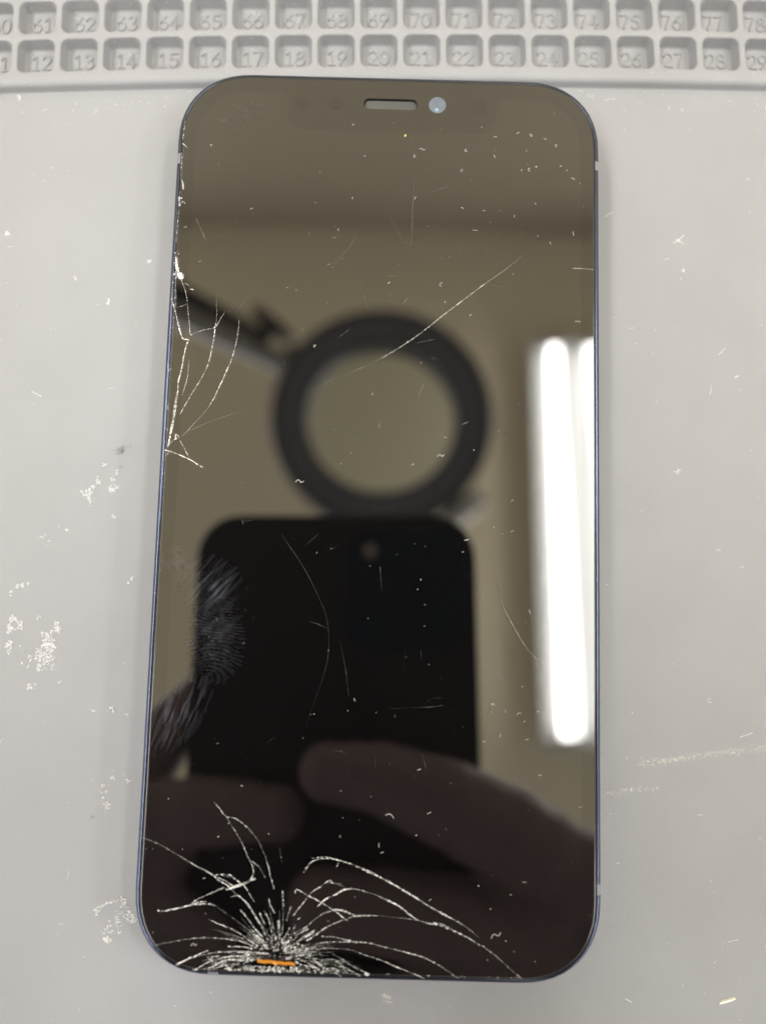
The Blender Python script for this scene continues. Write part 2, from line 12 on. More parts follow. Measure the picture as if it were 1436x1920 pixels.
SMEARS=[('scuff', [[44.46, -41.86], [49.78, -41.04], [55.99, -40.02], [65.42, -38.74], [70.23, -38.09]], 0.67, 'c', 'pale chalky scuff on the right of the mat', 700), ('scuff', [[38.69, -46.98], [42.66, -46.11], [47.07, -45.65]], 0.58, 'c', 'faint chalky scuff beside the lower right edge of the phone', 160), ('grime_spot', [[-45.28, 8.09], [-44.49, 8.68], [-44.62, 7.74]], 0.67, 'k', 'grey grime spot above the pale residue curl', 60), ('grime_spot', [[-43.32, 9.08], [-43.13, 8.99]], 0.29, 'k', 'small dark grime speck above the residue', 16), ('grime_spot', [[-44.77, 5.78], [-44.2, 5.42]], 0.38, 'k', 'faint grey smudge beside the pale residue curl', 14), ('grime_spot', [[-45.77, -53.13], [-45.46, -52.53]], 0.38, 'k', 'faint grey smudge on the lower left of the mat', 14), ('scuff', [[3.12, -78.79], [3.67, -80.23]], 0.67, 'c', 'faint pale haze at the bottom of the mat', 90)]
MATFIB=[(0.0, [[-60.87, 18.4], [-59.91, 17.95], [-59.04, 17.5]], 0.05), (0.0, [[38.97, 52.95], [39.54, 53.47], [40.21, 53.79]], 0.05), (0.0, [[51.01, 48.41], [52.07, 49.04], [52.94, 49.95]], 0.06), (0.0, [[58.71, 28.23], [59.28, 28.72], [59.85, 29.41]], 0.05), (0.0, [[57.08, 21.02], [57.38, 21.98], [57.21, 22.73]], 0.05), (0.0, [[61.43, 24.18], [62.09, 24.49]], 0.09), (0.0, [[61.02, -37.12], [62.09, -36.75], [63.17, -36.37]], 0.05), (0.0, [[41.66, -78.64], [42.26, -78.94], [42.77, -79.17]], 0.07), (0.0, [[-61.76, -41.5], [-61.46, -40.8], [-61.31, -40.45]], 0.05), (0.0, [[58.41, -69.58], [59.28, -69.31], [60.14, -69.2]], 0.04), (0.0, [[-49.07, -62.53], [-48.94, -61.86], [-48.81, -61.19]], 0.05), (0.6, [[-59.77, 75.81], [-59.62, 74.98], [-59.49, 74.47]], 0.05)]
SLIVER=([56.76, -78.91], [59.35, -78.11])
CAMROT=[[0.99965001, -0.02645485, 2.462e-05], [0.02632474, 0.99464051, -0.09998627], [0.00262063, 0.09995193, 0.99498882]]
CAMLOC=[0.7336, -13.7157, 126.0496]
WORLD=1.4
MM = 0.001
C = bpy.context.scene.collection
S = bpy.context.scene
rnd = random.Random(7)

# ------------------------------------------------------------------ helpers
def obj(name, verts, faces, mat, parent=None, smooth=False, attr=None):
    me = bpy.data.meshes.new(name)
    me.from_pydata([(v[0]*MM, v[1]*MM, v[2]*MM) for v in verts], [], faces)
    me.update()
    if smooth:
        me.polygons.foreach_set('use_smooth', [True]*len(me.polygons))
    if attr is not None:
        a = me.attributes.new('op', 'FLOAT', 'POINT')
        a.data.foreach_set('value', np.asarray(attr, dtype=np.float32))
    if mat: me.materials.append(mat)
    o = bpy.data.objects.new(name, me)
    C.objects.link(o)
    if parent: o.parent = parent
    return o
def empty(name, loc=(0,0,0), rot=None):
    o = bpy.data.objects.new(name, None); C.objects.link(o)
    o.empty_display_size = 0.01
    o.location = Vector(loc)*MM
    if rot is not None: o.rotation_euler = rot
    return o
def tag(o, label=None, cat=None, group=None, kind=None):
    if label: o['label'] = label
    if cat: o['category'] = cat
    if group: o['group'] = group
    if kind: o['kind'] = kind
    return o
def soften(o, ang=35):
    me = o.data
    me.polygons.foreach_set('use_smooth', [True]*len(me.polygons))
    bm = bmesh.new(); bm.from_mesh(me)
    for e in bm.edges:
        if len(e.link_faces) == 2 and e.calc_face_angle(0) > math.radians(ang): e.smooth = False
    bm.to_mesh(me); bm.free()
    return o
def rrect(hw, hh, r, n=8, p=2.0, cx=0, cy=0):
    """rounded rectangle outline, counter-clockwise, superellipse corners of exponent p"""
    pts = []
    for qx, qy, a0 in ((1,1,0),(-1,1,90),(-1,-1,180),(1,-1,270)):
        for i in range(n+1):
            a = math.radians(a0 + 90*i/n)
            c, s = math.cos(a), math.sin(a)
            x = r*math.copysign(abs(c)**(2/p), c); y = r*math.copysign(abs(s)**(2/p), s)
            pts.append((cx + qx*(hw-r) + x, cy + qy*(hh-r) + y))
    return pts
class MB:
    def __init__(self): self.v=[]; self.f=[]; self.a=[]
    def add(self, vs, fs, a=1.0):
        n=len(self.v); self.v += vs; self.f += [tuple(i+n for i in f) for f in fs]
        self.a += a if isinstance(a, list) else [a]*len(vs)
    def loft(self, rings, cap0=False, cap1=False, closed=True):
        n=len(rings[0]); vs=[p for r in rings for p in r]; fs=[]
        for k in range(len(rings)-1):
            for i in range(n if closed else n-1):
                j=(i+1)%n; fs.append((k*n+i, k*n+j, (k+1)*n+j, (k+1)*n+i))
        if cap0: fs.append(tuple(range(n-1,-1,-1)))
        if cap1: fs.append(tuple((len(rings)-1)*n+i for i in range(n)))
        self.add(vs, fs)
    def box(self, x0,x1,y0,y1,z0,z1):
        vs=[(x,y,z) for z in (z0,z1) for y in (y0,y1) for x in (x0,x1)]
        self.add(vs, [(0,2,3,1),(4,5,7,6),(0,1,5,4),(2,6,7,3),(0,4,6,2),(1,3,7,5)])
    def tube(self, pts, r, n=10, caps=True):
        rs = r if isinstance(r,(list,tuple)) else [r]*len(pts)
        P=[Vector(p) for p in pts]; rings=[]
        for i,p in enumerate(P):
            d=(P[min(i+1,len(P)-1)]-P[max(i-1,0)]).normalized()
            u=d.cross(Vector((0,0,1)) if abs(d.z)<.9 else Vector((1,0,0))).normalized(); w=u.cross(d)
            rings.append([tuple(p+(u*math.cos(2*math.pi*k/n)+w*math.sin(2*math.pi*k/n))*rs[i]) for k in range(n)])
        self.loft(rings, caps, caps)
    def build(self, name, mat, parent=None, smooth=False, attr=False):
        return obj(name, self.v, self.f, mat, parent, smooth, self.a if attr else None)
def extrude_outline(rings, cap0=True, cap1=True):
    m=MB(); m.loft(rings, cap0, cap1); return m

# ------------------------------------------------------------------ materials
def mat(name, col, rough=.5, metal=0, ior=1.5, spec=.5, bump=None, vary=None, coat=0):
    m=bpy.data.materials.new(name); m.use_nodes=True
    N=m.node_tree.nodes; Lk=m.node_tree.links; b=N['Principled BSDF']
    b.inputs['Base Color'].default_value=(*col,1); b.inputs['Roughness'].default_value=rough
    b.inputs['Metallic'].default_value=metal; b.inputs['IOR'].default_value=ior
    b.inputs['Specular IOR Level'].default_value=spec; b.inputs['Coat Weight'].default_value=coat
    tc=N.new('ShaderNodeTexCoord')
    if vary:
        n=N.new('ShaderNodeTexNoise'); n.inputs['Scale'].default_value=vary[0]; n.inputs['Detail'].default_value=5
        mx=N.new('ShaderNodeMix'); mx.data_type='RGBA'
        mx.inputs[6].default_value=(*[c*(1-vary[1]) for c in col],1)
        mx.inputs[7].default_value=(*[min(1,c*(1+vary[1])) for c in col],1)
        Lk.new(tc.outputs['Object'], n.inputs['Vector']); Lk.new(n.outputs['Fac'], mx.inputs[0]); Lk.new(mx.outputs[2], b.inputs['Base Color'])
    if bump:
        n2=N.new('ShaderNodeTexNoise'); n2.inputs['Scale'].default_value=bump[0]; n2.inputs['Detail'].default_value=4
        bp=N.new('ShaderNodeBump'); bp.inputs['Strength'].default_value=bump[1]; bp.inputs['Distance'].default_value=bump[2]
        Lk.new(tc.outputs['Object'], n2.inputs['Vector']); Lk.new(n2.outputs['Fac'], bp.inputs['Height']); Lk.new(bp.outputs['Normal'], b.inputs['Normal'])
    return m
def film(name, col, rough, scale=None, lo=0, hi=1, maxop=1.0):
    """thin matter on a surface: opacity comes from the 'op' attribute, broken up by fine noise"""
    m=bpy.data.materials.new(name); m.use_nodes=True
    N=m.node_tree.nodes; Lk=m.node_tree.links; b=N['Principled BSDF']; out=N['Material Output']
    b.inputs['Base Color'].default_value=(*col,1); b.inputs['Roughness'].default_value=rough
    at=N.new('ShaderNodeAttribute'); at.attribute_name='op'
    fac=at.outputs['Fac']
    if scale:
        tc=N.new('ShaderNodeTexCoord'); n=N.new('ShaderNodeTexNoise'); n.inputs['Scale'].default_value=scale; n.inputs['Detail'].default_value=3
        Lk.new(tc.outputs['Object'], n.inputs['Vector'])
        mr=N.new('ShaderNodeMapRange'); mr.inputs[1].default_value=.35; mr.inputs[2].default_value=.62; mr.inputs[3].default_value=lo; mr.inputs[4].default_value=hi
        Lk.new(n.outputs['Fac'], mr.inputs[0])
        mu=N.new('ShaderNodeMath'); mu.operation='MULTIPLY'; Lk.new(fac, mu.inputs[0]); Lk.new(mr.outputs[0], mu.inputs[1]); fac=mu.outputs[0]
    mm_=N.new('ShaderNodeMath'); mm_.operation='MULTIPLY'; mm_.inputs[1].default_value=maxop; mm_.use_clamp=True; Lk.new(fac, mm_.inputs[0])
    tr=N.new('ShaderNodeBsdfTransparent'); mx=N.new('ShaderNodeMixShader')
    Lk.new(mm_.outputs[0], mx.inputs[0]); Lk.new(tr.outputs[0], mx.inputs[1]); Lk.new(b.outputs[0], mx.inputs[2]); Lk.new(mx.outputs[0], out.inputs[0])
    return m
def emit(name, col, s):
    m=bpy.data.materials.new(name); m.use_nodes=True
    N=m.node_tree.nodes; b=N['Principled BSDF']; b.inputs['Base Color'].default_value=(.8,.8,.8,1)
    b.inputs['Emission Color'].default_value=(*col,1); b.inputs['Emission Strength'].default_value=s
    return m
M_mat   = mat('grey_silicone', (.245,.249,.262), .55, spec=.35, bump=(1300,.2,.00012), vary=(70,.075))
M_glass = mat('black_cover_glass', (.0022,.002,.0022), .0, ior=2.03)
M_disp  = mat('black_display', (.0026,.0022,.0024), .0, ior=2.10)
M_frame = mat('navy_metal', (.085,.10,.15), .18, metal=1, bump=(2500,.15,.00004), vary=(900,.2))
M_ant   = mat('antenna_plastic', (.15,.16,.19), .5)
M_edge  = mat('glass_edge', (.02,.02,.022), .12, ior=1.5)
M_crack = film('broken_glass', (.92,.915,.90), .2, 7000, .0, 1.2)
M_scr   = film('scratch', (.72,.70,.64), .5, 3000, .6, 1.0, .75)
M_smudge= film('skin_grease', (.36,.38,.47), .6, None, maxop=1)
M_lint  = mat('lint', (.36,.355,.34), .8)
M_dust  = mat('pale_dust', (.66,.66,.66), .7)
M_ydust = mat('yellow_crumb', (.55,.42,.10), .7)
M_resid = mat('dried_residue', (.55,.56,.575), .5, bump=(4000,.5,.0002))
M_gel   = mat('clear_residue', (.58,.58,.57), .2)
M_grime = film('grime', (.10,.095,.09), .8, 3000, .2, 1.0)
M_chalk = film('chalky_scuff', (.68,.67,.65), .8, 2200, .0, 1.0)
M_flex  = mat('orange_flex_cable', (.52,.20,.018), .35, vary=(1400,.35))
M_chip  = mat('dark_component', (.03,.015,.022), .3)
M_solder= mat('bright_contact', (.75,.74,.80), .25, metal=.6)
M_mesh  = mat('grille_mesh', (.13,.128,.12), .45, metal=.5)
M_dark  = mat('recess_black', (.004,.004,.004), .6)
M_lens  = mat('front_camera_pale', (.105,.125,.155), .35, vary=(900,.3))
M_black = mat('black_phone_back', (.006,.0055,.006), .45, ior=1.45)
M_island= mat('camera_island_glass', (.001,.020,.030), .12, ior=1.18)
M_skin  = mat('skin', (.245,.18,.185), .5, bump=(900,.2,.0003), vary=(60,.12))
M_cloth = mat('dark_cloth', (.022,.020,.024), .9, bump=(1200,.3,.0004))
M_hair  = mat('black_hair', (.01,.008,.007), .5, bump=(900,.5,.0006))
M_eye   = mat('eye_white', (.7,.68,.65), .2)
M_ceil  = mat('cream_ceiling', (.90,.805,.595), .9, bump=(30,.1,.002))
M_wall  = mat('beige_wall', (.47,.415,.31), .9, bump=(30,.1,.002))
M_bench = mat('bench_top', (.30,.28,.25), .6, vary=(8,.1))
M_lamp  = mat('dark_lamp_plastic', (.085,.085,.10), .45)
M_lampk = mat('black_lamp_plastic', (.010,.010,.012), .4)
M_lampg = mat('pale_lamp_metal', (.42,.42,.41), .4, metal=1)
M_lampw = mat('pale_lamp_tab', (.85,.85,.82), .3, metal=.8)
M_house = mat('white_fixture_metal', (.55,.55,.54), .5)
M_tube  = emit('lit_tube', (1.0,.985,.93), 46)
M_panel = emit('unseen_lit_panel', (1.0,.985,.965), 35)
def clear_lens():
    m=bpy.data.materials.new('magnifier_glass'); m.use_nodes=True
    N=m.node_tree.nodes; Lk=m.node_tree.links; N.remove(N['Principled BSDF'])
    t=N.new('ShaderNodeBsdfTransparent'); t.inputs[0].default_value=(.93,.97,.93,1)
    g=N.new('ShaderNodeBsdfGlossy'); g.inputs['Roughness'].default_value=.02
    x=N.new('ShaderNodeMixShader'); x.inputs[0].default_value=.09
    Lk.new(t.outputs[0],x.inputs[1]); Lk.new(g.outputs[0],x.inputs[2]); Lk.new(x.outputs[0],N['Material Output'].inputs[0])
    return m
M_mag = clear_lens()

# ------------------------------------------------------------------ repair mat
TH = 0.0317; HB = 1.6; ZF = -0.75
ct, st = math.cos(TH), math.sin(TH)
def w(u, v, z):                       # mat frame -> world, with the slight bow the mat lies in
    v = v - 2.2e-4*u*u*min(1, max(0, v/70))
    return (ct*u - st*v, st*u + ct*v, z)
PU, PV, U0, V0 = 7.72, 7.46, 0.41, 82.55
HW, HH = 3.32, 3.14
m_ = MB()
def well(cu, cv):
    # hole outline at several depths, joined to a square tile
    def ring(out, z):
        return [w(cu+x, cv+y, z) for x,y in rrect(HW+out, HH+out, 1.35+out*.8, 8, 2.0)]
    hole = rrect(HW+.16, HH+.16, 1.48, 8, 2.0)
    tile = []
    for k,(x,y) in enumerate(hole):
        i = k % 9; quad = k//9
        sx = (1,-1,-1,1)[quad]; sy = (1,1,-1,-1)[quad]
        if i == 4: tile.append((sx*PU/2, sy*PV/2))
        elif (i < 4) == (quad in (0,2)): tile.append((sx*PU/2, y))
        else: tile.append((x, sy*PV/2))
    rings = [[w(cu+x, cv+y, HB) for x,y in tile], ring(.16,HB), ring(.05,HB-.05), ring(-.02,HB-.16), ring(-.08,HB-.4),
             ring(-.42,ZF+.42), ring(-.52,ZF+.2), ring(-.7,ZF+.06), ring(-.95,ZF)]
    m_.loft(rings, False, True)
NS = range(9, 32)
for r in (0,1,2):
    for n in NS: well(U0+PU*(n-20), V0+PV*r)
ul, ur = U0+PU*(NS[0]-20)-PU/2, U0+PU*(NS[-1]-20)+PU/2
vb, vt = V0-PV/2, V0+PV*2+PV/2
# front strip of the raised block, its rounded shoulder, the crease and the flat work area
prof = [(vb,HB),(78.1,HB),(77.75,HB-.04),(77.45,HB-.14),(77.2,HB-.32),(77.0,HB-.56),(76.86,.55),(76.74,.2),(76.66,.02),(76.58,-.06),(76.46,-.03),(76.3,0.0)]
vv = 76.3
prof += [(v,0.0) for v in (74,70,60,45,30,15,0,-20,-40,-60,-80,-100,-125,-150,-165)]
us = list(np.linspace(ul, ur, 60))
m_.loft([[w(u,v,z) for u in us] for v,z in prof], closed=False)
# rims beyond the frame: sides, back and the outer skirt
for (ua,ub,flip) in ((ul-30,ul,0),(ur,ur+30,0)):
    uu = list(np.linspace(ua,ub,8))
    m_.loft([[w(u,v,HB) for u in uu] for v in (vt+6,vt,V0+PV,V0,vb)], closed=False)
    m_.loft([[w(u,v,z) for u in uu] for v,z in prof], closed=False)
m_.loft([[w(u,v,HB) for u in us] for v in (vt+6,vt)], closed=False)
ua, ub = ul-30, ur+30
sk = [(u,vt+6,HB) for u in np.linspace(ua,ub,40)] + [(ub,v,z) for v,z in ((vt,HB),(vb,HB))+tuple(prof[1:])] + [(u,-165,0) for u in np.linspace(ub,ua,40)] + [(ua,v,z) for v,z in (tuple(reversed(prof))[:-1]+((vb,HB),(vt,HB)))]
m_.loft([[w(u,v,z) for u,v,z in sk],[w(u,v,-3.0) for u,v,z in sk]])
repair_mat = m_.build('repair_mat', M_mat)
bm=bmesh.new(); bm.from_mesh(repair_mat.data); bmesh.ops.remove_doubles(bm, verts=bm.verts, dist=2e-6); bmesh.ops.recalc_face_normals(bm, faces=bm.faces)
up = sum(1 for f in bm.faces if abs(f.normal.z)>.9 and f.normal.z>0); dn = sum(1 for f in bm.faces if f.normal.z<-.9)
if dn>up: bmesh.ops.reverse_faces(bm, faces=bm.faces)
bm.to_mesh(repair_mat.data); bm.free(); soften(repair_mat, 40)
tag(repair_mat, 'grey silicone repair mat with numbered square compartments, lying under the cracked phone', 'repair mat')

def arc(cx,cy,rx,ry,a0,a1,n=14):
    return [(cx+rx*math.cos(math.radians(a0+(a1-a0)*i/n)), cy+ry*math.sin(math.radians(a0+(a1-a0)*i/n))) for i in range(n+1)]
DIG = {'0':[arc(.3,.5,.28,.48,90,450,24)],
 '1':[[(.12,.80),(.34,.97),(.34,.03)],[(.14,.03),(.54,.03)]],
 '2':[arc(.3,.70,.26,.27,165,-35,12)+[(.05,.03),(.58,.03)]],
 '3':[arc(.28,.74,.24,.24,150,-85,12)+arc(.28,.26,.28,.25,85,-155,14)],
 '4':[[(.44,.03),(.44,.97),(.02,.30),(.60,.30)]],
 '5':[[(.52,.97),(.12,.97),(.08,.56)]+arc(.28,.32,.27,.30,125,-150,14)],
 '6':[[(.46,.97),(.22,.66)]+arc(.3,.31,.27,.29,150,-210,22)],
 '7':[[(.04,.97),(.56,.97),(.24,.03)]],
 '8':[arc(.3,.75,.22,.22,-90,270,18),arc(.3,.27,.28,.25,90,450,20)],
 '9':[[(.14,.03),(.38,.34)]+arc(.3,.69,.27,.29,-30,330,22)]}
def number(txt, cu, cv):
    m=MB(); H=2.72; R=.155
    tot=2*1.63+.34
    for k,ch in enumerate(txt):
        ox=cu-tot/2+k*(1.63+.34); oy=cv+.18-H/2
        for line in DIG[ch]:
            pts=[Vector(w(ox+x*H*.98, oy+y*H, ZF+.0)) for x,y in line]
            rings=[]
            for i,p in enumerate(pts):
                d=(pts[min(i+1,len(pts)-1)]-pts[max(i-1,0)]); d.z=0
                if d.length<1e-6: d=Vector((1,0,0))
                d.normalize(); s=Vector((-d.y,d.x,0))
                rings.append([tuple(p+s*a*R+Vector((0,0,hh))) for a,hh in ((-1.12,-.02),(-.95,.16),(-.5,.25),(.5,.25),(.95,.16),(1.12,-.02))])
            m.loft(rings, closed=False)
            for e,sg in ((0,-1),(-1,1)):
                p=pts[e]; q=pts[1] if e==0 else pts[-2]
                d=(p-q).normalized(); s=Vector((-d.y,d.x,0))
                cap=[tuple(p+(s*math.cos(a)*1.0+d*math.sin(a))*R*1.2+Vector((0,0,-.02))) for a in np.linspace(0,math.pi,7)]
                top=[tuple(p+(s*math.cos(a)+d*math.sin(a))*R*.7+Vector((0,0,.23))) for a in np.linspace(0,math.pi,7)]
                m.loft([cap,top],closed=False); m.add(top,[tuple(range(7))])
    o=m.build('number', M_mat, repair_mat, True)
    o['label']='embossed number '+txt
    return o
for n in range(11,30):
    number(str(n), U0+PU*(n-20), V0)
    number(str(n+49), U0+PU*(n-20), V0+PV)

# ------------------------------------------------------------------ smartphone
PW, PH = 71.9, 147.0
phone = empty('smartphone')
tag(phone, 'black screened smartphone with navy metal frame and shattered glass at its bottom edge', 'phone')
def out(inset, z, n=12):
    return [(x,y,z) for x,y in rrect(PW/2-inset, PH/2-inset, 12.6-inset*.9, n, 2.25)]
fr=MB()
fr.loft([out(1.6,.0), out(.5,.15), out(.12,.5), out(0,.95), out(0,5.95), out(.05,6.4), out(.17,6.78), out(.36,7.06), out(.60,7.22), out(.84,7.27), out(.90,7.18), out(.92,6.6)], True, False)
frame=fr.build('frame', M_frame, phone, True)
# antenna bands: slivers of plastic set a hair proud of the metal
def band(y0,y1,side):
    m=MB(); prof=[(0,.95),(0,5.95),(.05,6.4),(.17,6.78),(.36,7.06),(.60,7.22),(.84,7.27)]
    m.loft([[(side*(PW/2-i+.012),y,z+.012) for i,z in prof] for y in (y0,y1)], closed=False)
    o=m.build('antenna_band', M_ant, frame, True); return o
band(57.4,59.0,1); band(-60.1,-58.5,1); band(56.7,58.5,-1)
mb=MB(); prof=[(0,.95),(0,5.95),(.05,6.4),(.17,6.78),(.36,7.06),(.60,7.22),(.84,7.27)]
mb.loft([[(x,-(PH/2-i+.012),z+.012) for i,z in prof] for x in (-24.0,-22.4)], closed=False); mb.build('antenna_band', M_ant, frame, True)
# slight warp of the panel near its right edge (bends the reflected tubes)
def warp(x,y):
    if x<30.8: return 0.
    s=.0048*(math.tanh((y-17)/7)-1)/2
    return -s*(x-30.8)**2/6
def sheet(name, outline, holes, z, material, parent, step=1.6):
    """flat panel bounded by an outline, with holes; subdivided so it can carry the warp"""
    bm=bmesh.new()
    edges=[]
    for loop in [outline]+holes:
        vs=[bm.verts.new((x,y,0)) for x,y in loop]
        edges+=[bm.edges.new((vs[i],vs[(i+1)%len(vs)])) for i in range(len(vs))]
    bmesh.ops.triangle_fill(bm, use_beauty=True, use_dissolve=False, edges=edges, normal=(0,0,1))
    for x in np.arange(30.8,36,.4): bmesh.ops.bisect_plane(bm, geom=bm.verts[:]+bm.edges[:]+bm.faces[:], plane_co=(x,0,0), plane_no=(1,0,0))
    for y in np.arange(-68,70,2.5): bmesh.ops.bisect_plane(bm, geom=bm.verts[:]+bm.edges[:]+bm.faces[:], plane_co=(0,y,0), plane_no=(0,1,0))
    for v in bm.verts: v.co.z=z+warp(v.co.x,v.co.y)
    for f in bm.faces:
        if f.normal.z<0: f.normal_flip()
        f.smooth=True
    for v in bm.verts: v.co*=MM
    me=bpy.data.meshes.new(name); bm.to_mesh(me); bm.free(); me.materials.append(material)
    o=bpy.data.objects.new(name,me); C.objects.link(o); o.parent=parent; return o
GI=.98
g_out=rrect(PW/2-GI-.28, PH/2-GI-.28, 12.6-GI*.9-.28, 12, 2.25)
sx0,sx1,syc=-4.4,4.7,68.15; sh=.95
slot=[(sx0+.75+ (x),syc+y) for x,y in rrect((sx1-sx0)/2,sh,.9,6,2)]; slot=[(x+(sx1-sx0)/2-.75,y) for x,y in slot]
fx0,fx1=-16.5,-10.8
hole=[(-16.55,-70.75),(-10.7,-71.25),(-10.75,-70.3),(-11.3,-69.75),(-12.3,-69.9),(-12.9,-69.55),(-13.6,-69.95),(-14.4,-69.75),(-15.2,-69.5),(-16.3,-69.6)]
glass=sheet('cover_glass', g_out, [slot, hole], 7.50, M_glass, phone)
e=MB()
def gl(i,z): return [(x,y,z+warp(x,y)) for x,y in rrect(PW/2-i, PH/2-i, 12.6-i*.9, 12, 2.25)]
e.loft([gl(GI,6.7),gl(GI,7.33),gl(GI+.04,7.42),gl(GI+.13,7.48)]+[[(x,y,7.5+warp(x,y)) for x,y in g_out]])
e.build('glass_rim', M_edge, glass, True)
# display area with the notch
dx, dyt, dyb = 32.6, 69.7, -70.0
R_=9.2
dout=[]
base=rrect(dx,(dyt-dyb)/2,R_,12,2.2,0,(dyt+dyb)/2)
nl,nr,nb=-17.2,18.2,63.1
top_i=[i for i,p in enumerate(base) if abs(p[1]-dyt)<1e-6]
notch=[]
notch+= [(nr+1.6,dyt)]+[(nr+1.6-1.6*math.sin(a),dyt-1.6+1.6*math.cos(a)) for a in np.linspace(.2,math.pi/2,6)]
notch+= [(nr-3.2+3.2*math.cos(a),nb+3.2-3.2*math.sin(a)) for a in np.linspace(0,math.pi/2,8)]
notch+= [(nl+3.2-3.2*math.sin(a),nb+3.2-3.2*math.cos(a)) for a in np.linspace(0,math.pi/2,8)]
notch+= [(nl-1.6+1.6*math.cos(a),dyt-1.6+1.6*math.sin(a)) for a in np.linspace(0,math.pi/2-.2,6)]+[(nl-1.6,dyt)]
for i,p in enumerate(base):
    dout.append(p)
    if i==12: dout+=notch
# the shattered zone at the bottom breaks through the display sheet
hb=[(x-.12 if i in (0,8,9) else x+.12, y) for i,(x,y) in enumerate(hole)]
dout2=[]
for p in dout: dout2.append(p)
display=sheet('display', dout2, [], 7.515, M_disp, phone)
# speaker recess and its woven grille
sp=MB(); sp.loft([[(x,y,7.5) for x,y in slot],[(x,y,6.75) for x,y in slot]]); sp.build('speaker_recess', M_dark, phone)
gr=MB(); zt=6.9
for k in range(-30,60):
    for sgn in (1,-1):
        x0=sx0+ k*.34; a=(x0,syc-sh,zt); b=(x0+sgn*2*sh,syc+sh,zt)
        t0,t1=0.,1.
        xa,xb=a[0],b[0]
        for lim,s in ((sx0+.12,1),(sx1-.12,-1)):
            fa,fb=s*(xa-lim),s*(xb-lim)
            if fa<0 and fb<0: t0=2
            elif fa<0: t0=max(t0,fa/(fa-fb))
            elif fb<0: t1=min(t1,fa/(fa-fb))
        if t0>=t1 or t0>1: continue
        P0=Vector(a).lerp(Vector(b),t0); P1=Vector(a).lerp(Vector(b),t1)
        gr.tube([tuple(P0),tuple(P1)],.062,5,False)
gr.build('speaker_grille', M_mesh, phone)
pl=MB(); pl.add([(x,y,6.76) for x,y in slot],[tuple(range(len(slot)))]); pl.build('speaker_backing', M_dark, phone)
def disc(name,cx,cy,r,z,m,parent,h=.02,n=32):
    b=MB(); b.loft([[(cx+rr*math.cos(2*math.pi*i/n),cy+rr*math.sin(2*math.pi*i/n),zz) for i in range(n)] for rr,zz in ((r,z-h),(r,z),(r*.96,z+.004))],False,True)
    return b.build(name,m,parent)
disc('front_camera',8.17,68.19,1.46,7.515,M_lens,phone)
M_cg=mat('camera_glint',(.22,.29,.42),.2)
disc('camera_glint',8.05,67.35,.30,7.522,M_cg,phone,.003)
M_sensor=mat('sensor_window',(.0015,.0012,.0012),.03,ior=1.97)
for (x,y) in ((-15.02,67.73),(-9.12,68.09),(15.18,67.91)): disc('sensor_window',x,y,1.25,7.504,M_sensor,phone,.002)
# opened hole at the bottom: flex cable, dark components, contacts
hl=MB(); hl.loft([[(x,y,7.5) for x,y in hole],[(x,y,6.5) for x,y in hole]],False,False); hl.add([(x,y,6.5) for x,y in hole],[tuple(range(len(hole)))]); hl.build('broken_opening', M_dark, glass)
fl=MB(); n=14
fl.loft([[(fx0+(fx1-fx0)*i/n, -70.58-.36*i/n+dy+ .05*math.sin(i*1.7), 7.545+.05*math.sin(i*.9)+dz) for i in range(n+1)] for dy,dz in ((.0,-.2),(0,.02),(-.22,.04),(-.45,.0),(-.48,-.2))],closed=False)
flex=fl.build('flex_cable', M_flex, phone, True)
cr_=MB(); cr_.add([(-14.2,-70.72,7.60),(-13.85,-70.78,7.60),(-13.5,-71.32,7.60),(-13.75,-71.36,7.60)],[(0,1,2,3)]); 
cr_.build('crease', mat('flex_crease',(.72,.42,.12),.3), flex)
for (x0,x1,y0,y1) in ((-16.0,-14.5,-70.5,-69.75),(-13.2,-10.95,-70.75,-70.0)):
    b=MB(); b.box(x0,x1,y0,y1,6.5,7.2); b.build('chip', M_chip, phone)
b=MB(); b.add([(-12.3,-70.2,7.56),(-11.4,-69.95,7.56),(-11.45,-70.35,7.56),(-12.1,-70.55,7.56)],[(0,1,2,3)]); b.build('contact', M_solder, phone)
b=MB(); b.add([(-16.7,-69.55,7.56),(-14.9,-69.6,7.57),(-14.8,-69.78,7.56),(-16.6,-69.75,7.56)],[(0,1,2,3)]); b.build('contact', M_solder, phone)

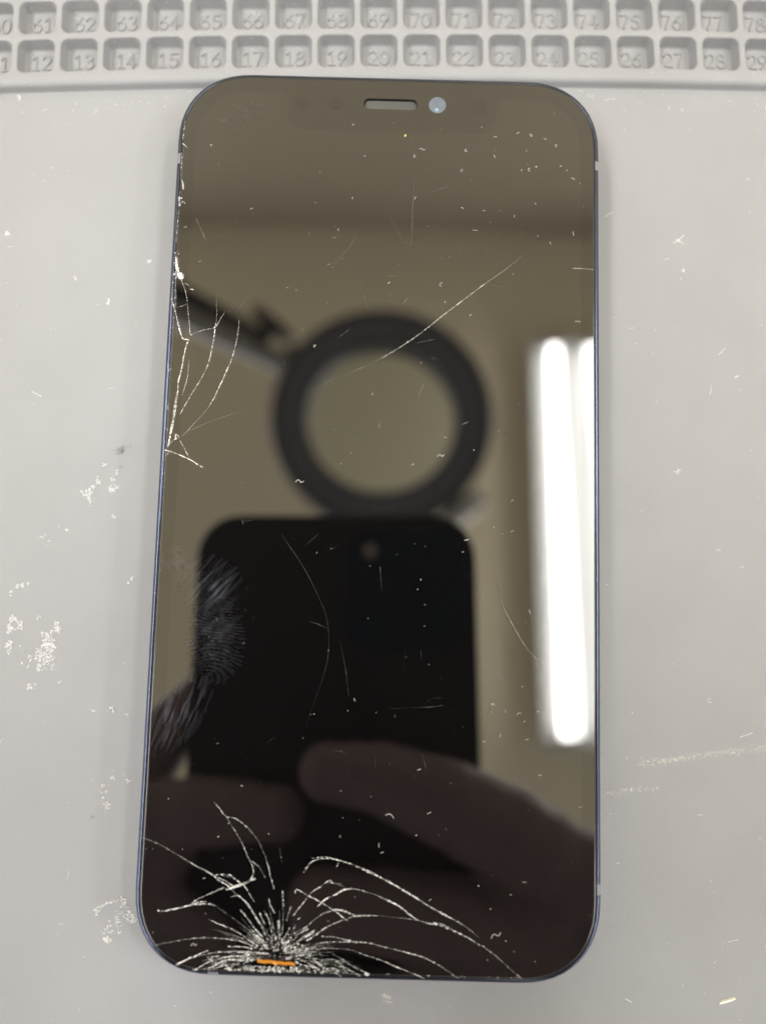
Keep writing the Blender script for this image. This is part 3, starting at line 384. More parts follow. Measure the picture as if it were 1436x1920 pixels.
# ------------------------------------------------------------------ cracks
def ribbon(m, pts, z=7.535, sub=.22, jag=.035, wk=1.0, rr=rnd):
    P=[Vector((p[0],p[1],0)) for p in pts]
    # Catmull-Rom resample with small sideways jitter and swelling width
    out_=[]
    for i in range(len(P)-1):
        p0=P[max(i-1,0)];p1=P[i];p2=P[i+1];p3=P[min(i+2,len(P)-1)]
        n=max(2,int((p2-p1).length/sub))
        for k in range(n + (i==len(P)-2)):
            t=k/n
            q=.5*((2*p1)+(p2-p0)*t+(2*p0-5*p1+4*p2-p3)*t*t+(3*p1-p0-3*p2+p3)*t**3)
            out_.append((q, pts[i][2]*(1-t)+pts[i+1][2]*t, pts[i][3]*(1-t)+pts[i+1][3]*t))
    L_=[];R2=[];a=[]
    sw=1
    for i,(q,op,wd) in enumerate(out_):
        d=(out_[min(i+1,len(out_)-1)][0]-out_[max(i-1,0)][0])
        if d.length<1e-6: d=Vector((1,0,0))
        d.normalize(); s=Vector((-d.y,d.x,0))
        sw=.5*sw+.5*rr.uniform(.3,1.6)
        hw=wd*.42*sw*wk*(.35 if i in (0,len(out_)-1) else 1)
        q=q+s*rr.uniform(-jag,jag)
        zz=z+warp(q.x,q.y)+rr.uniform(0,.012)
        L_.append((q.x+s.x*hw,q.y+s.y*hw,zz)); R2.append((q.x-s.x*hw,q.y-s.y*hw,zz+rr.uniform(-.006,.006)))
        a.append(op*rr.choice((rr.uniform(.1,.45),rr.uniform(.4,.8),rr.uniform(.8,1.3))))
    n=len(L_)
    m.add(L_+R2,[(i,i+1,n+i+1,n+i) for i in range(n-1)],a+a)
def shard(m, x, y, r, op, z=7.54, ang=None, el=1.0):
    n=rnd.randint(3,6); a0=rnd.uniform(0,6.28) if ang is None else ang
    pts=[]
    for i in range(n):
        a=2*math.pi*i/n+rnd.uniform(-.5,.5); rr_=r*rnd.uniform(.5,1.2)
        px,py=rr_*math.cos(a)*el, rr_*math.sin(a)/el**.5
        pts.append((x+px*math.cos(a0)-py*math.sin(a0), y+px*math.sin(a0)+py*math.cos(a0), z+rnd.uniform(0,.12)*min(1,r/.2)))
    m.add(pts,[tuple(range(n))],op*rnd.uniform(.6,1.1))
YB=-72.25   # lower limit of the glass
def inside(x,y): return y>YB-.02 and abs(x)<34.6
cb=MB()
for l in CR_BOTTOM: ribbon(cb,l)
ix,iy=-13.4,-69.9
for k in range(100):
    a=rnd.uniform(-.25,math.pi+.25)
    r0=rnd.uniform(1.6,3.6); r1=r0+abs(rnd.gauss(0,1))*2.4+.6
    ex=1.25
    p=[]
    bend=rnd.uniform(-.12,.12)
    for t in (0,.35,.7,1):
        r=r0+(r1-r0)*t; aa=a+bend*t
        x,y=ix+r*math.cos(aa)*ex, iy+r*math.sin(aa)*.95
        p.append((x,y,(1-t*.75)*rnd.uniform(.35,.8),rnd.uniform(.07,.2)*(1-.55*t)))
    if all(inside(q[0],q[1]) for q in p): ribbon(cb,p,jag=.02)
for k in range(90):        # flat splinters running along the bottom edge
    sgn=rnd.choice((-1,1)); d=rnd.uniform(2.5,10); y=iy-rnd.uniform(.2,2.2)
    x=ix+sgn*d; ln=rnd.uniform(.5,2.2); dy=-rnd.uniform(.05,.28)*ln
    p=[(x,y,rnd.uniform(.3,.8),.12),(x+sgn*ln*.5,y+dy*.45,rnd.uniform(.3,.8),.16),(x+sgn*ln,y+dy,.15,.06)]
    if all(inside(q[0],q[1]) for q in p): ribbon(cb,p,jag=.02)
for k in range(640):       # crushed grains round the impact
    a=rnd.uniform(0,2*math.pi); r=abs(rnd.gauss(0,1))*1.5+1.5*rnd.random()+.3
    x,y=ix+r*math.cos(a)*1.35, iy+r*math.sin(a)*.85+.15
    if not inside(x,y): continue
    if -16.6<x<-10.7 and -71.5<y<-69.65: continue
    shard(cb,x,y,rnd.uniform(.05,.20),rnd.choice((.12,.25,.5,1.0))*rnd.uniform(.7,1.1),7.54,math.atan2(y-iy,x-ix),rnd.uniform(1,2.2))
for k in range(170):
    x=rnd.gauss(-12.8,4.2); y=rnd.uniform(YB,-71.5)
    if -16.6<x<-10.7 and y>-71.45: continue
    shard(cb,x,y,rnd.uniform(.06,.24),rnd.uniform(.3,.95))
for k in range(60):        # glints in the hole
    x=rnd.uniform(-16.3,-10.9); y=rnd.uniform(-70.5,-69.6)
    shard(cb,x,y,rnd.uniform(.04,.12),rnd.uniform(.2,.8),7.56)
for k in range(60):        # chips along the bottom lip
    x=rnd.uniform(-27,25); 
    if rnd.random()<.5 and abs(x+13)>9: continue
    shard(cb,x,YB+rnd.uniform(-.05,.12),rnd.uniform(.05,.16),rnd.uniform(.3,.8),7.53,0,2)
crb=cb.build('impact_crack', M_crack, glass, False, True); crb['label']='white starburst of shattered glass at the bottom edge'
cl=MB()
for l in CR_LEFT: ribbon(cl,l)
for k in range(150):
    # crushed strip down the long left-hand crack
    t=rnd.random()
    line=CR_LEFT[LSTRIP]
    i=rnd.randint(3,len(line)-2); t=rnd.random(); a,b=line[i],line[i+1]
    x=a[0]*(1-t)+b[0]*t+rnd.gauss(0,.18); y=a[1]*(1-t)+b[1]*t
    shard(cl,x,y,rnd.uniform(.05,.2),rnd.uniform(.4,1),7.54,1.35,1.8)
for k in range(40):
    x0,y0=CR_LEFT[0][2][:2]
    shard(cl,x0+rnd.gauss(0,.25),y0+rnd.gauss(0,.9),rnd.uniform(.04,.16),rnd.uniform(.4,1))
for k in range(60):        # chips all along the left lip
    y=rnd.uniform(0,60); shard(cl,-34.75+rnd.uniform(-.05,.12),y,rnd.uniform(.03,.1),rnd.uniform(.2,.7),7.53,1.57,2)
o=cl.build('edge_crack', M_crack, glass, False, True); o['label']='thin branching crack down the left edge'
cs=MB()
for l in SCRATCH: ribbon(cs,l,sub=.35,jag=.004)
for k in range(46):
    x,y=rnd.uniform(-31,31),rnd.uniform(-55,66); a=rnd.uniform(0,3.14); ln=rnd.uniform(.6,3.5); op=rnd.uniform(.05,.2)
    ribbon(cs,[(x,y,.03,.06),(x+ln*.5*math.cos(a),y+ln*.5*math.sin(a),op,.1),(x+ln*math.cos(a+.1),y+ln*math.sin(a+.1),.03,.06)],sub=.3,jag=.0)
o=cs.build('scratch', M_scr, glass, False, True); o['label']='long fine scratch and faint scuffs across the screen'

# ------------------------------------------------------------------ finger grease on the glass
def vnoise(x,y,seed):
    g=np.random.RandomState(seed).rand(64,64)
    xi=np.floor(x).astype(int);yi=np.floor(y).astype(int);fx=x-xi;fy=y-yi
    fx=fx*fx*(3-2*fx);fy=fy*fy*(3-2*fy)
    G=lambda a,b:g[a%64,b%64]
    return (G(xi,yi)*(1-fx)+G(xi+1,yi)*fx)*(1-fy)+(G(xi,yi+1)*(1-fx)+G(xi+1,yi+1)*fx)*fy
def fbm(x,y,s): return sum(vnoise(x*2**k,y*2**k,s+k)/2**k for k in range(4))/1.875
def grease(name,x0,x1,y0,y1,step,fn):
    xs=np.arange(x0,x1,step);ys=np.arange(y0,y1,step)
    X,Y=np.meshgrid(xs,ys); op=np.clip(fn(X,Y),0,1)
    nx,ny=len(xs),len(ys)
    keep=op>.006
    fk=keep[:-1,:-1]|keep[1:,:-1]|keep[:-1,1:]|keep[1:,1:]
    idx=np.arange(nx*ny).reshape(ny,nx)
    F=np.stack([idx[:-1,:-1][fk],idx[:-1,1:][fk],idx[1:,1:][fk],idx[1:,:-1][fk]],1)
    used=np.unique(F); rm=-np.ones(nx*ny,int); rm[used]=np.arange(len(used)); F=rm[F]
    V=np.stack([X.ravel()[used],Y.ravel()[used],np.full(len(used),7.522)],1)
    o=obj(name,V.tolist(),[tuple(f) for f in F.tolist()],M_smudge,glass,False,op.ravel()[used]); return o
def blob(X,Y,cx,cy,rx,ry,a=0,soft=.5):
    c,s=math.cos(a),math.sin(a);dx_=X-cx;dy_=Y-cy
    d=np.sqrt(((c*dx_+s*dy_)/rx)**2+((-s*dx_+c*dy_)/ry)**2)
    return np.clip((1-d)/soft,0,1)
PX={'pad': (-25.17, -22.45), 'up': (-26.43, -14.07), 'low': (-30.83, -34.99), 'edge': (-32.55, -11.09)}
def fp(X,Y):
    n1=fbm(X*.9,Y*.9,3); n2=fbm(X*1.6,Y*1.6,11); n3=fbm(X*9,Y*9,21); nw=fbm(X*.16,Y*.16,5); nw2=fbm(X*.5,Y*.5,8)
    out_=np.zeros_like(X)
    # lower pad print: ridges fan round its centre
    m1=blob(X,Y,*PX['pad'],5.2,8.0,.1,.9)
    r=np.hypot((X-PX['pad'][0]+1.5)*.55,(Y-PX['pad'][1]+6.5)*1.0)+nw*2.2+nw2*.5
    rid=.5+.5*np.sin(r*2*math.pi/.56)
    out_+=m1*(.006+.095*rid**1.4*np.clip(n2*2.2-.55,0,1)+.05*np.clip(n3-.5,0,1))
    # upper smear, dragged to the upper right
    m2=blob(X,Y,*PX['up'],5.4,5.0,.2,.9)
    u=(X*math.sin(.85)-Y*math.cos(.85)); st_=fbm(u*3.4,(X*.5+Y*.5)*.35,33)
    out_+=m2*(.006+.20*np.clip(st_-.45,0,1)*1.8+.05*np.clip(n3-.45,0,1))
    # streaks down-left
    m3=blob(X,Y,*PX['low'],8.5,4.0,.92,.9)
    u3=(X*math.sin(1.25)-Y*math.cos(1.25)); s3=fbm(u3*2.6,(X+Y)*.3,44)
    out_+=m3*(.006+.22*np.clip(s3-.45,0,1)*1.6)
    m4=blob(X,Y,*PX['edge'],4.2,3.4,-.3,.8)
    s4=fbm((X+Y)*1.2,(X-Y)*.8,55)
    out_+=m4*(.09*np.clip(s4-.42,0,1)*1.8)
    lim=np.clip((X+34.6)/.3,0,1)
    return out_*(.55+.9*n1)*lim
o=grease('fingerprint',-34.6,-18,-46,2,.09,fp); o['label']='greasy fingerprint smear near the left edge of the screen'
def fp2(X,Y):
    return blob(X,Y,-25.5,65.2,8,3.6,.35,.9)*(.004+.03*np.clip(fbm(X*1.1+Y*.7,Y*1.3-X*.4,70)-.42,0,1)*(.4+fbm(X*4,Y*4,80)))
o=grease('grease_smear',-34,-15,60,70,.15,fp2); o['label']='faint grease smear near the upper left corner of the screen'

# ------------------------------------------------------------------ dust and lint on the screen (nobody could count it)
ld=MB()
def speck(m,x,y,z,r,flat=.6,op=1):
    n=5; a0=rnd.uniform(0,6.28)
    ring=[(x+r*rnd.uniform(.6,1.2)*math.cos(a0+2*math.pi*i/n), y+r*rnd.uniform(.6,1.2)*math.sin(a0+2*math.pi*i/n), z+r*.1) for i in range(n)]
    m.add(ring+[(x+r*rnd.uniform(-.3,.3),y+r*rnd.uniform(-.3,.3),z+r*flat),(x,y,z-.01)],[(i,(i+1)%n,n) for i in range(n)]+[((i+1)%n,i,n+1) for i in range(n)])
def fibre(m,pts,z,r):
    # small kinked lint fibre lying on a surface
    m.tube([(p[0],p[1],z+r*.8+rnd.uniform(0,r)) for p in pts],[r*rnd.uniform(.6,1.1) for _ in pts],4)
def curl(kind,x,y,s):
    if kind=='s': t=[(-.5,-.15),(-.25,.2),(0,.12),(.2,-.2),(.5,.1)]
    elif kind=='c': t=arc(0,0,.4,.45,60,300,7)
    elif kind=='a': t=arc(0,-.3,.5,.5,150,30,6)
    elif kind=='l': t=[(.1,.5),(-.05,.15),(.05,-.2),(0,-.5)]
    elif kind=='h': t=[(-.5,-.15),(0,.05),(.5,.2)]
    elif kind=='2': t=[(-.3,.3),(0,.5),(.25,.25),(-.3,-.45),(.35,-.4)]
    for _ in range(2):      # corner cutting
        t=[t[0]]+[q for i in range(len(t)-1) for q in ((t[i][0]*.75+t[i+1][0]*.25,t[i][1]*.75+t[i+1][1]*.25),(t[i][0]*.25+t[i+1][0]*.75,t[i][1]*.25+t[i+1][1]*.75))]+[t[-1]]
    th_=rnd.uniform(-.5,.5); c_,s_=math.cos(th_),math.sin(th_); w_=rnd.uniform(.6,1.1)
    return [(x+s*(a*c_-b*w_*s_),y+s*(a*s_+b*w_*c_)) for a,b in t]
for x,y,k,s in LINT:
    s*=rnd.uniform(.6,1.0)
    z=7.52+warp(x,y)
    if k=='d': speck(ld,x,y,z,s*.30)
    else:
        a=rnd.uniform(-.25,.25); fibre(ld,curl(k,x,y,s),z,.055+s*.012)
for k in range(330):
    x,y=rnd.uniform(-34,34),rnd.uniform(-71,72); z=7.52+warp(x,y)
    if abs(x)>28 and abs(y)>66: continue
    r=.022+.045*rnd.random()**3
    if rnd.random()<.06: fibre(ld,curl(rnd.choice('schl'),x,y,rnd.uniform(.25,.6)),z,.03)
    else: speck(ld,x,y,z,r)
dust_s=ld.build('dust', M_lint)
tag(dust_s,'pale lint and dust specks scattered over the black phone screen','dust',kind='stuff')
yd=MB(); q=YC; speck(yd,q[0],q[1],7.52,.2); 
for k in range(3): speck(yd,q[0]+rnd.uniform(-.12,.12),q[1]+rnd.uniform(-.15,.15),7.52,.1)
o=yd.build('crumb', M_ydust); tag(o,'tiny yellow crumb on the screen just below the speaker slot','crumb')

# ------------------------------------------------------------------ dust on the mat
md=MB()
def on_phone(x,y): return abs(x)<PW/2+.3 and abs(y)<PH/2+.3
for k in range(1500):
    u,v=rnd.uniform(-80,80),rnd.uniform(-90,76)
    if rnd.random()<.25: v=76.2-abs(rnd.gauss(0,2.2))
    x,y,z=w(u,v,0)
    if on_phone(x,y): continue
    r=.022+.075*rnd.random()**3.5
    if rnd.random()<.06: fibre(md,curl(rnd.choice('schlh'),x,y,rnd.uniform(.3,1.0)),0,.028)
    else: speck(md,x,y,.005,r)
for k in range(120):
    u=rnd.uniform(-75,75); v=rnd.uniform(76.9,78.8)
    zz=HB if v>78.1 else HB-.35
    x,y,z=w(u,v,zz); speck(md,x,y,z,.025+.06*rnd.random()**2)
for n in range(10,31):
    for r_ in (0,1):
        cu,cv=U0+PU*(n-20),V0+PV*r_
        c=rnd.randint(8,34)
        gx,gy=rnd.uniform(-1.5,1.5),rnd.uniform(-.5,2)
        for k in range(c):
            if rnd.random()<.6: u,v=rnd.gauss(gx,.9),rnd.gauss(gy,.8)
            else: u,v=rnd.uniform(-2.6,2.6),rnd.uniform(-2.4,2.4)
            u=max(-2.6,min(2.6,u)); v=max(-2.4,min(2.4,v))
            x,y,z=w(cu+u,cv+v,ZF+.03); speck(md,x,y,z,.03+.07*rnd.random()**2.5)
        for k in range(rnd.randint(2,9)):     # clinging to the far wall
            u=rnd.uniform(-2.4,2.4); zz=rnd.uniform(.1,1.2); x,y,z=w(cu+u,cv+HH-.1-.34*(1-(zz-ZF)/2),zz); speck(md,x,y-.05,z,.03+.06*rnd.random()**2,.9)
        if rnd.random()<.3:
            x,y,z=w(cu+rnd.uniform(-2,2),cv+rnd.uniform(-2,2),ZF); fibre(md,curl(rnd.choice('sclh'),x,y,rnd.uniform(.4,1)),ZF+.03,.035)
    for k in range(7):
        u=U0+PU*(n-20)+rnd.uniform(-3.8,3.8); v=rnd.choice((V0-PV/2,V0+PV/2))+rnd.gauss(0,.25)
        x,y,z=w(u,v,HB); speck(md,x,y,z,.025+.04*rnd.random()**2)
for p in MATFIB:
    fibre(md,[tuple(q) for q in p[1]],p[0],p[2])
dust_m=md.build('dust', M_dust)
tag(dust_m,'white dust and lint strewn over the grey silicone mat and its compartments','dust',kind='stuff')

# ------------------------------------------------------------------ dried residue and marks on the mat
def flakes(m, cx, cy, fn, n, r0, r1, rx, ry):
    for k in range(n*6):
        x,y=cx+rnd.uniform(-rx,rx),cy+rnd.uniform(-ry,ry)
        if not fn(x-cx,y-cy): continue
        r=rnd.uniform(r0,r1); nn=rnd.randint(5,8); a0=rnd.uniform(0,6.28)
        ring=[(x+r*rnd.uniform(.6,1.25)*math.cos(a0+2*math.pi*i/nn),y+r*rnd.uniform(.6,1.25)*math.sin(a0+2*math.pi*i/nn),-.01) for i in range(nn)]
        top=[(x+(p[0]-x)*.6,y+(p[1]-y)*.6,rnd.uniform(.05,.14)) for p in ring]
        m.loft([ring,top],False,True)
        n-=1
        if n<=0: break
def patch(name, blobs, label, material=M_resid, dens=9):
    """blobs: (x, y, rx, ry, angle, hole radius share)"""
    m=MB()
    for (cx,cy,rx,ry,a,hol) in blobs:
        c,s=math.cos(a),math.sin(a); ph=rnd.uniform(0,9)
        def fn(dx_,dy_):
            p,q=(c*dx_+s*dy_)/rx,(-s*dx_+c*dy_)/ry
            d=math.hypot(p,q); th_=math.atan2(q,p)
            return hol<d<(.72+.2*math.sin(3*th_+ph)+.12*math.sin(7*th_+2*ph))
        flakes(m,cx,cy,fn,max(4,int(dens*3.14*rx*ry)),.07,.22,max(rx,ry),max(rx,ry))
    o=m.build(name,material,repair_mat); o['label']=label; return o
for nm,bl,lab,mm2,de in RESID: patch(nm,bl,lab,{'r':M_resid,'g':M_gel}[mm2],de)
def smear(name,pts,wd,material,label,n=500):
    m=MB()
    for k in range(n):
        t=rnd.random(); i=min(int(t*(len(pts)-1)),len(pts)-2); f=t*(len(pts)-1)-i
        x=pts[i][0]*(1-f)+pts[i+1][0]*f+rnd.gauss(0,wd*.5); y=pts[i][1]*(1-f)+pts[i+1][1]*f+rnd.gauss(0,wd*.5)
        r=rnd.uniform(.1,.5)*wd; nn=6
        m.add([(x+r*rnd.uniform(.6,1.3)*1.7*math.cos(6.283*i2/nn),y+r*rnd.uniform(.6,1.3)*.7*math.sin(6.283*i2/nn),.004+.012*rnd.random()) for i2 in range(nn)],[tuple(range(nn))],rnd.uniform(.04,.22))
    o=m.build(name,material,repair_mat,False,True); o['label']=label; return o
for nm,pts,wd,kk,lab,n_ in SMEARS: smear(nm,pts,wd,{'c':M_chalk,'k':M_grime}[kk],lab,n_)
sl=MB(); (ax,ay),(bx,by)=SLIVER
d=Vector((bx-ax,by-ay,0)); s=Vector((-d.y,d.x,0)).normalized()*.22
sl.loft([[tuple(Vector((ax,ay,0))+d*t+s*q*k+Vector((0,0,hz))) for q,hz in ((-1,0.0),(-.9,.22),(.5,.3),(1,.0))] for t,k in ((0,.7),(.3,1),(.75,1.05),(1,.55))],True,True)
o=sl.build('plastic_sliver', mat('ivory_plastic',(.80,.77,.66),.35)); tag(o,'small ivory plastic sliver on the mat, right of and below the phone','plastic sliver')

# ------------------------------------------------------------------ what the screen mirrors: the photographer's phone and hands, lamp, lights, ceiling
CAM=Matrix(CAMROT); CL=Vector(CAMLOC)
held=bpy.data.objects.new('held_phone',None); C.objects.link(held); held.matrix_world=Matrix.Translation(CL*MM)@CAM.to_4x4()
tag(held,'black phone held above the screen, seen mirrored in the glass','phone')
def lout(inset,z): return [(x,y,z) for x,y in rrect(45.4-inset,78-inset,14.5-inset,8,2.1,-14.6,-54.2)]
m=MB(); m.loft([lout(1.2,2.8),lout(.3,3.2),lout(0,4.0),lout(0,11),lout(.4,11.8),lout(1.2,12.2)],True,True); m.build('body', M_black, held, False)
def iout(inset,z): return [(x,y,z) for x,y in rrect(19.3-inset,19.5-inset,9-inset,8,2.1,8.6,-1.0)]
m=MB(); m.loft([iout(0,2.85),iout(0,1.1),iout(.5,.8)],False,True)
isl=m.build('camera_island', M_island, held)
def lring(cx,cy,r,z0,z1):
    m=MB(); n=36
    m.loft([[(cx+rr*math.cos(-2*math.pi*i/n),cy+rr*math.sin(-2*math.pi*i/n),zz) for i in range(n)] for rr,zz in ((r,z0),(r,z1),(r*.86,z1),(r*.84,z1+.3))],False,True)
    m.build('camera_lens', M_island, isl)
for cx,cy in ((0.,0.),(19.,10.),(19.,-10.)): lring(cx,cy,6.6,.8,.55)
m=MB(); n=20; m.loft([[(-3.5+rr*math.cos(-2*math.pi*i/n),11.5+rr*math.sin(-2*math.pi*i/n),zz) for i in range(n)] for rr,zz in ((2.6,.8),(2.5,.7))],False,True); m.build('flash', mat('flash_window',(.30,.25,.22),.4), isl)

# person: one continuous body grown from tapered limbs
def capsule_cloud(chains, vox):
    bm=bmesh.new()
    for ch in chains:
        for i in range(len(ch)-1):
            a=Vector(ch[i][:3]);b=Vector(ch[i+1][:3]);ra,rb=ch[i][3],ch[i+1][3]
            L_=(b-a).length; k=max(1,int(L_/(min(ra,rb)*.6)))
            for j in range(k+1):
                t=j/k; r=ra*(1-t)+rb*t
                sub=2 if r<30 else 3
                bmesh.ops.create_icosphere(bm,subdivisions=sub,radius=r*MM,matrix=Matrix.Translation(a.lerp(b,t)*MM))
    me=bpy.data.meshes.new('tmp'); bm.to_mesh(me); bm.free()
    o=bpy.data.objects.new('tmp',me); C.objects.link(o)
    md_=o.modifiers.new('r','REMESH'); md_.mode='VOXEL'; md_.voxel_size=vox*MM
    sm=o.modifiers.new('s','SMOOTH'); sm.iterations=4; sm.factor=.5
    dg=bpy.context.evaluated_depsgraph_get(); me2=bpy.data.meshes.new_from_object(o.evaluated_get(dg))
    bpy.data.objects.remove(o); 
    me2.polygons.foreach_set('use_smooth',[True]*len(me2.polygons))
    return me2
RW=(84,-118,112); LW=(-92,-112,116)
chains=[ # right hand: index and middle laid over the back of the held phone, ring, little, thumb
 [(-13,-66.5,105,9),(2,-67.5,104.5,10.5),(21,-74,104,12.8),(38,-82,105,14),(55,-93,107,14.5),(74,-108,112,15)],
 [(-14,-103,107,10.5),(2,-104,106.5,12),(24,-107,106,13.2),(47,-114,107,13.5),(66,-121,110,14)],
 [(-8,-129,107,8.5),(14,-129,106,10.5),(36,-133,106,12),(58,-135,109,12.5),(72,-134,112,13)],
 [(16,-149,107,7.5),(36,-150,107,9),(56,-148,109,10.5),(72,-144,112,11)],
 [(28,-100,140,8),(44,-108,139,9.5),(60,-116,134,11.5),(78,-124,120,15)],
 [(74,-106,113,15),(84,-122,116,19),(86,-145,120,20)],[(70,-122,112,14),(74,-140,114,15),(86,-150,120,19)],
 [(86,-140,119,21),(96,-175,122,21),(108,-215,118,22),(185,-400,60,34),(205,-455,55,40),(200,-560,180,44),(175,-665,310,52)],
 # left hand
 [(-28,-81,113.5,9),(-38,-80.5,113,9.8),(-52,-80.5,111.5,11),(-70,-84,112.5,12),(-84,-98,118,13.5)],
 [(-46,-115,109,9),(-58,-109.5,108,10.8),(-70,-106,110.5,12),(-84,-108,118,13.5)],
 [(-58,-86,115,10),(-66,-104,114,10)],
 [(-42,-135,107,8.5),(-58,-130,107,10.5),(-74,-126,112,11.5),(-86,-122,121,13)],
 [(-48,-152,108,7.5),(-62,-149,108,9),(-74,-142,113,10.5),(-88,-132,124,12)],
 [(-46,-41,139,7.6),(-56,-51,138,9),(-68,-64,135,10.5),(-82,-86,128,13),(-90,-108,126,15)],
 [(-84,-98,121,14.5),(-92,-118,128,18),(-95,-142,140,19)],[(-84,-118,120,14),(-88,-133,128,15),(-95,-145,139,18)],
 [(-95,-138,139,20),(-102,-175,152,20),(-114,-215,158,22),(-195,-405,80,34),(-215,-460,55,40),(-208,-565,180,44),(-180,-668,310,52)],
 # trunk, neck
 [(-175,-665,310,55),(0,-670,325,70),(175,-665,310,55)],
 [(-70,-670,300,80),(-70,-695,130,85),(-75,-705,-20,88),(-75,-705,-140,92)],[(70,-670,300,80),(70,-695,130,85),(75,-705,-20,88),(75,-705,-140,92)],
 [(0,-660,340,55),(0,-625,410,52)],
 # head leaning over the work
 [(0,-583,480,74),(0,-605,510,80),(0,-625,515,78)],[(0,-560,430,48),(0,-570,460,62)],[(0,-513,462,9),(0,-503,450,12)],
 [(-70,-595,480,10),(-74,-595,495,11)],[(70,-595,480,10),(74,-595,495,11)],
]
me=capsule_cloud(chains,2.0)
me.materials.append(M_skin); me.name='person'
person=bpy.data.objects.new('person',me); C.objects.link(person)
tag(person,'person in dark clothes gripping the held phone with both hands, mirrored in the black screen','person')
sh_=[[(98,-205,121,26),(110,-222,118,28),(185,-400,60,42),(208,-457,55,48),(202,-562,180,53),(176,-667,310,62),(0,-671,325,80)],
     [(-110,-205,157,26),(-118,-222,157,28),(-195,-405,80,42),(-218,-462,55,48),(-210,-567,180,53),(-181,-670,310,62),(0,-671,325,80)],
     [(-70,-670,300,92),(-70,-697,130,96),(-75,-707,-20,99),(-75,-707,-150,104)],[(70,-670,300,92),(70,-697,130,96),(75,-707,-20,99),(75,-707,-150,104)]]
me=capsule_cloud(sh_,6); me.materials.append(M_cloth); me.name='shirt'
o=bpy.data.objects.new('shirt',me); C.objects.link(o); o.parent=person
me=capsule_cloud([[(0,-600,525,84),(0,-630,520,86),(0,-650,480,72)],[(-30,-575,540,52),(30,-575,540,52)]],5); me.materials.append(M_hair); me.name='hair'
o=bpy.data.objects.new('hair',me); C.objects.link(o); o.parent=person
for sx in (-1,1):
    bm=bmesh.new(); bmesh.ops.create_uvsphere(bm,u_segments=16,v_segments=10,radius=12*MM,matrix=Matrix.Translation(Vector((sx*30,-523,472))*MM))
    me=bpy.data.meshes.new('eye'); bm.to_mesh(me); bm.free(); me.materials.append(M_eye)
    o=bpy.data.objects.new('eye',me); C.objects.link(o); o.parent=person

# ring magnifier lamp on its arm
lamp=empty('magnifier_lamp',(-450,455,0))
tag(lamp,'dark ring magnifier lamp on a jointed arm, mirrored in the screen','lamp')
def lp(m,name,material,parent=lamp,smooth=True):
    m.v=[(x+450,y-455,z) for x,y,z in m.v]; o=m.build(name,material,parent); 
    if smooth: soften(o,40)
    return o
rc=(-3.3,141.8); n=72
def rr_(r,z): return [(rc[0]+r*math.cos(-2*math.pi*i/n),rc[1]+r*math.sin(-2*math.pi*i/n),z) for i in range(n)]
m=MB(); m.loft([rr_(69.5,563),rr_(71,560),rr_(77,558.5),rr_(98,558.5),rr_(102.5,560.5),rr_(104,564),rr_(104,592),rr_(97,597),rr_(75,597),rr_(69.5,592),rr_(69.5,563)])
ring=lp(m,'ring_housing',M_lamp)
m=MB(); m.loft([rr_(69.4,574),rr_(50,572.6),rr_(25,571.4),rr_(1,571)],False,True); lp(m,'magnifier_lens',M_mag,ring)
m=MB(); m.loft([rr_(73.5,558.3),rr_(93,558.3)]); lp(m,'light_diffuser',mat('unlit_diffuser',(.15,.155,.175),.35),ring)
def bar(name,a,b,r,material,parent=lamp):
    m=MB(); m.tube([a,b],r,14); return lp(m,name,material,parent)
bar('upper_rod',(-125,224,588),(-430,390,596),10,M_lampk)
bar('arm_tube',(-84,188,575),(-436,346,582),11.5,M_lampg)
m=MB(); m.tube([(-127,247,576),(-110,233,576),(-92,218,576)],[6,7.5,6],12); lp(m,'joint_bracket',M_lampk)
m=MB(); m.tube([(-110,235,572),(-122,208,572)],7.5,12); lp(m,'joint_yoke',M_lampk)
m=MB(); m.tube([(-88,203,566),(-88,203,600)],7,16); lp(m,'joint_knob',M_lampk)
m=MB(); m.tube([(60,46,578),(76,59,574),(92,73,574)],[8,11,8],12); lp(m,'handle_tab',M_lampw)
m=MB(); m.tube([(-434,370,590),(-447,430,560),(-450,455,400),(-450,455,30)],11,14); lp(m,'post',M_lampg)
m=MB(); m.tube([(-450,455,-3),(-450,455,30)],[55,48],24); lp(m,'base',M_lampk)

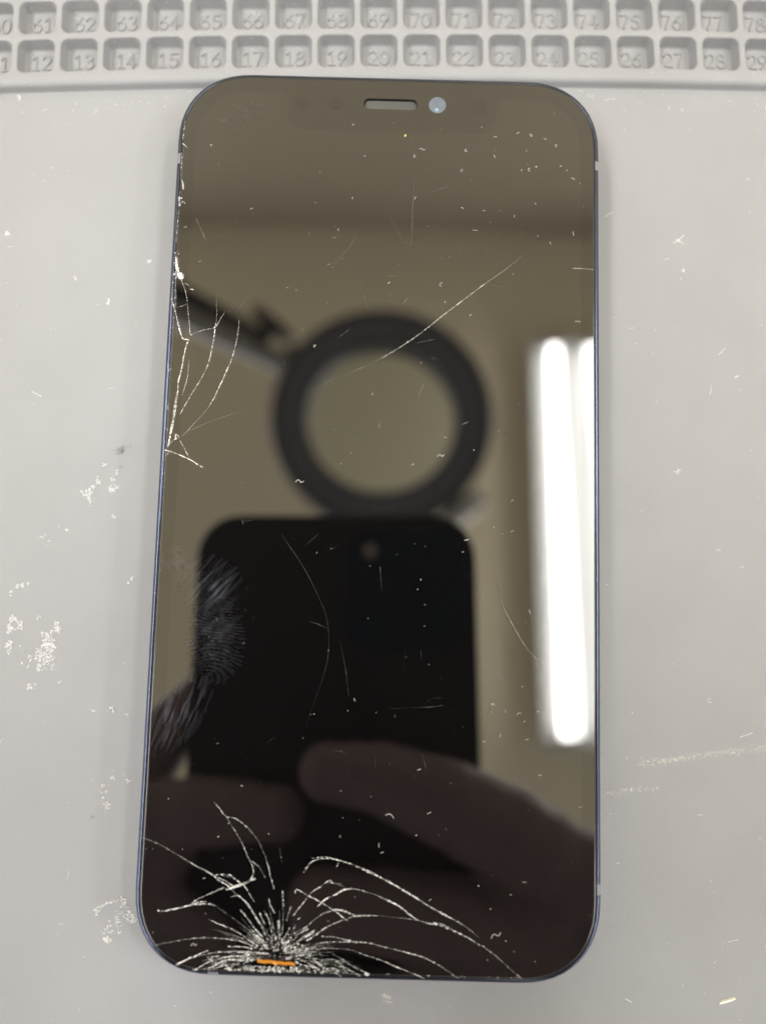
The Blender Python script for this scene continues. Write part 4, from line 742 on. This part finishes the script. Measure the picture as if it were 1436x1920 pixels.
# ceiling lights, each an open white batten with two lit tubes
def batten(cx,cy,rot,label):
    t=empty('ceiling_light',(cx,cy,2100),(0,0,rot)); tag(t,label,'ceiling light','twin tube battens on the ceiling')
    m=MB(); m.loft([[(x,y,z) for x,z in ((-40,0),(-52,-38),(-115,-60),(-115,-66),(115,-66),(115,-60),(52,-38),(40,0))] for y in (-592,592)],True,True); m.build('housing',M_house,t)
    for sx in (-1,1):
        m=MB(); m.tube([(sx*56,-556,-100),(sx*56,556,-100)],13,16); m.build('tube',M_tube,t,True)
        for sy in (-1,1):
            m=MB(); m.box(sx*56-15,sx*56+15,sy*559-(2 if sy>0 else 22),sy*559+(22 if sy>0 else 2),-118,-66); m.build('lamp_holder',M_house,t)
    return t
batten(566,143,math.atan2(-41,1146)*-1,'lit twin tube ceiling batten mirrored along the right of the phone screen')
def panel(cx,cy,label,hl=600):  # unseen panel lights, most of them added to brighten the mat
    t=empty('unseen_panel_light',(cx,cy,2100)); tag(t,label,'panel light','long flat ceiling panels')
    m=MB(); m.loft([[(x,y,z) for x,y in rrect(158,hl+8,6,3)] for z in (0,-34)],True,True); m.build('frame',M_house,t)
    m=MB(); m.loft([[(x,y,z) for x,y in rrect(150,hl,3,3)] for z in (-33,-37)],False,True); m.build('diffuser',M_panel,t)
panel(-1480,-1050,'longest unseen flat ceiling panel, to the left, level with the photographer',820)  # unseen left light, lengthened to brighten the lower left of the mat
panel(-1250,440,'added fill panel, unseen, up to the left, close to the wall')  # added so the lower left of the mat is lit from the wall side
panel(1330,600,'short added fill panel, unseen, up to the right, close to the wall',330)  # added to light the lower right of the mat from the wall side
panel(1450,-1250,'short added fill panel, unseen, behind the photographer on the right',360)  # added fill for the lower right corner of the mat
panel(2700,60,'lit flat ceiling panel far to the right of the phone')
# room surfaces that the glass mirrors
def slab(name,x0,x1,y0,y1,z0,z1,material):
    m=MB(); m.box(x0,x1,y0,y1,z0,z1); o=m.build(name,material); o['kind']='structure'; return o
slab('ceiling',-3200,3200,-3000,1088,2100,2160,M_ceil)
slab('wall',-3200,3200,1088,1150,-900,2160,M_wall)
slab('workbench',-800,800,-330,760,-43,-3,M_bench)

# ------------------------------------------------------------------ light of the room, camera, render
W=bpy.data.worlds.new('World'); S.world=W; W.use_nodes=True
bg=W.node_tree.nodes['Background']; bg.inputs[0].default_value=(1.0,.985,.955,1); bg.inputs[1].default_value=WORLD
cam=bpy.data.cameras.new('camera'); co=bpy.data.objects.new('camera',cam); C.objects.link(co)
co.matrix_world=Matrix.Translation(CL*MM)@CAM.to_4x4()
cam.sensor_fit='VERTICAL'; cam.sensor_height=24; cam.lens=24*1386/1920
cam.clip_start=.0005; cam.clip_end=60
cam.dof.use_dof=True; cam.dof.focus_distance=.1215; cam.dof.aperture_fstop=cam.lens/3.9
S.camera=co
S.view_settings.view_transform='Standard'; S.view_settings.look='None'; S.view_settings.exposure=0; S.view_settings.gamma=1
S.render.engine='CYCLES'; S.cycles.use_denoising=True; S.cycles.max_bounces=10; S.cycles.transparent_max_bounces=64; S.cycles.sample_clamp_indirect=20
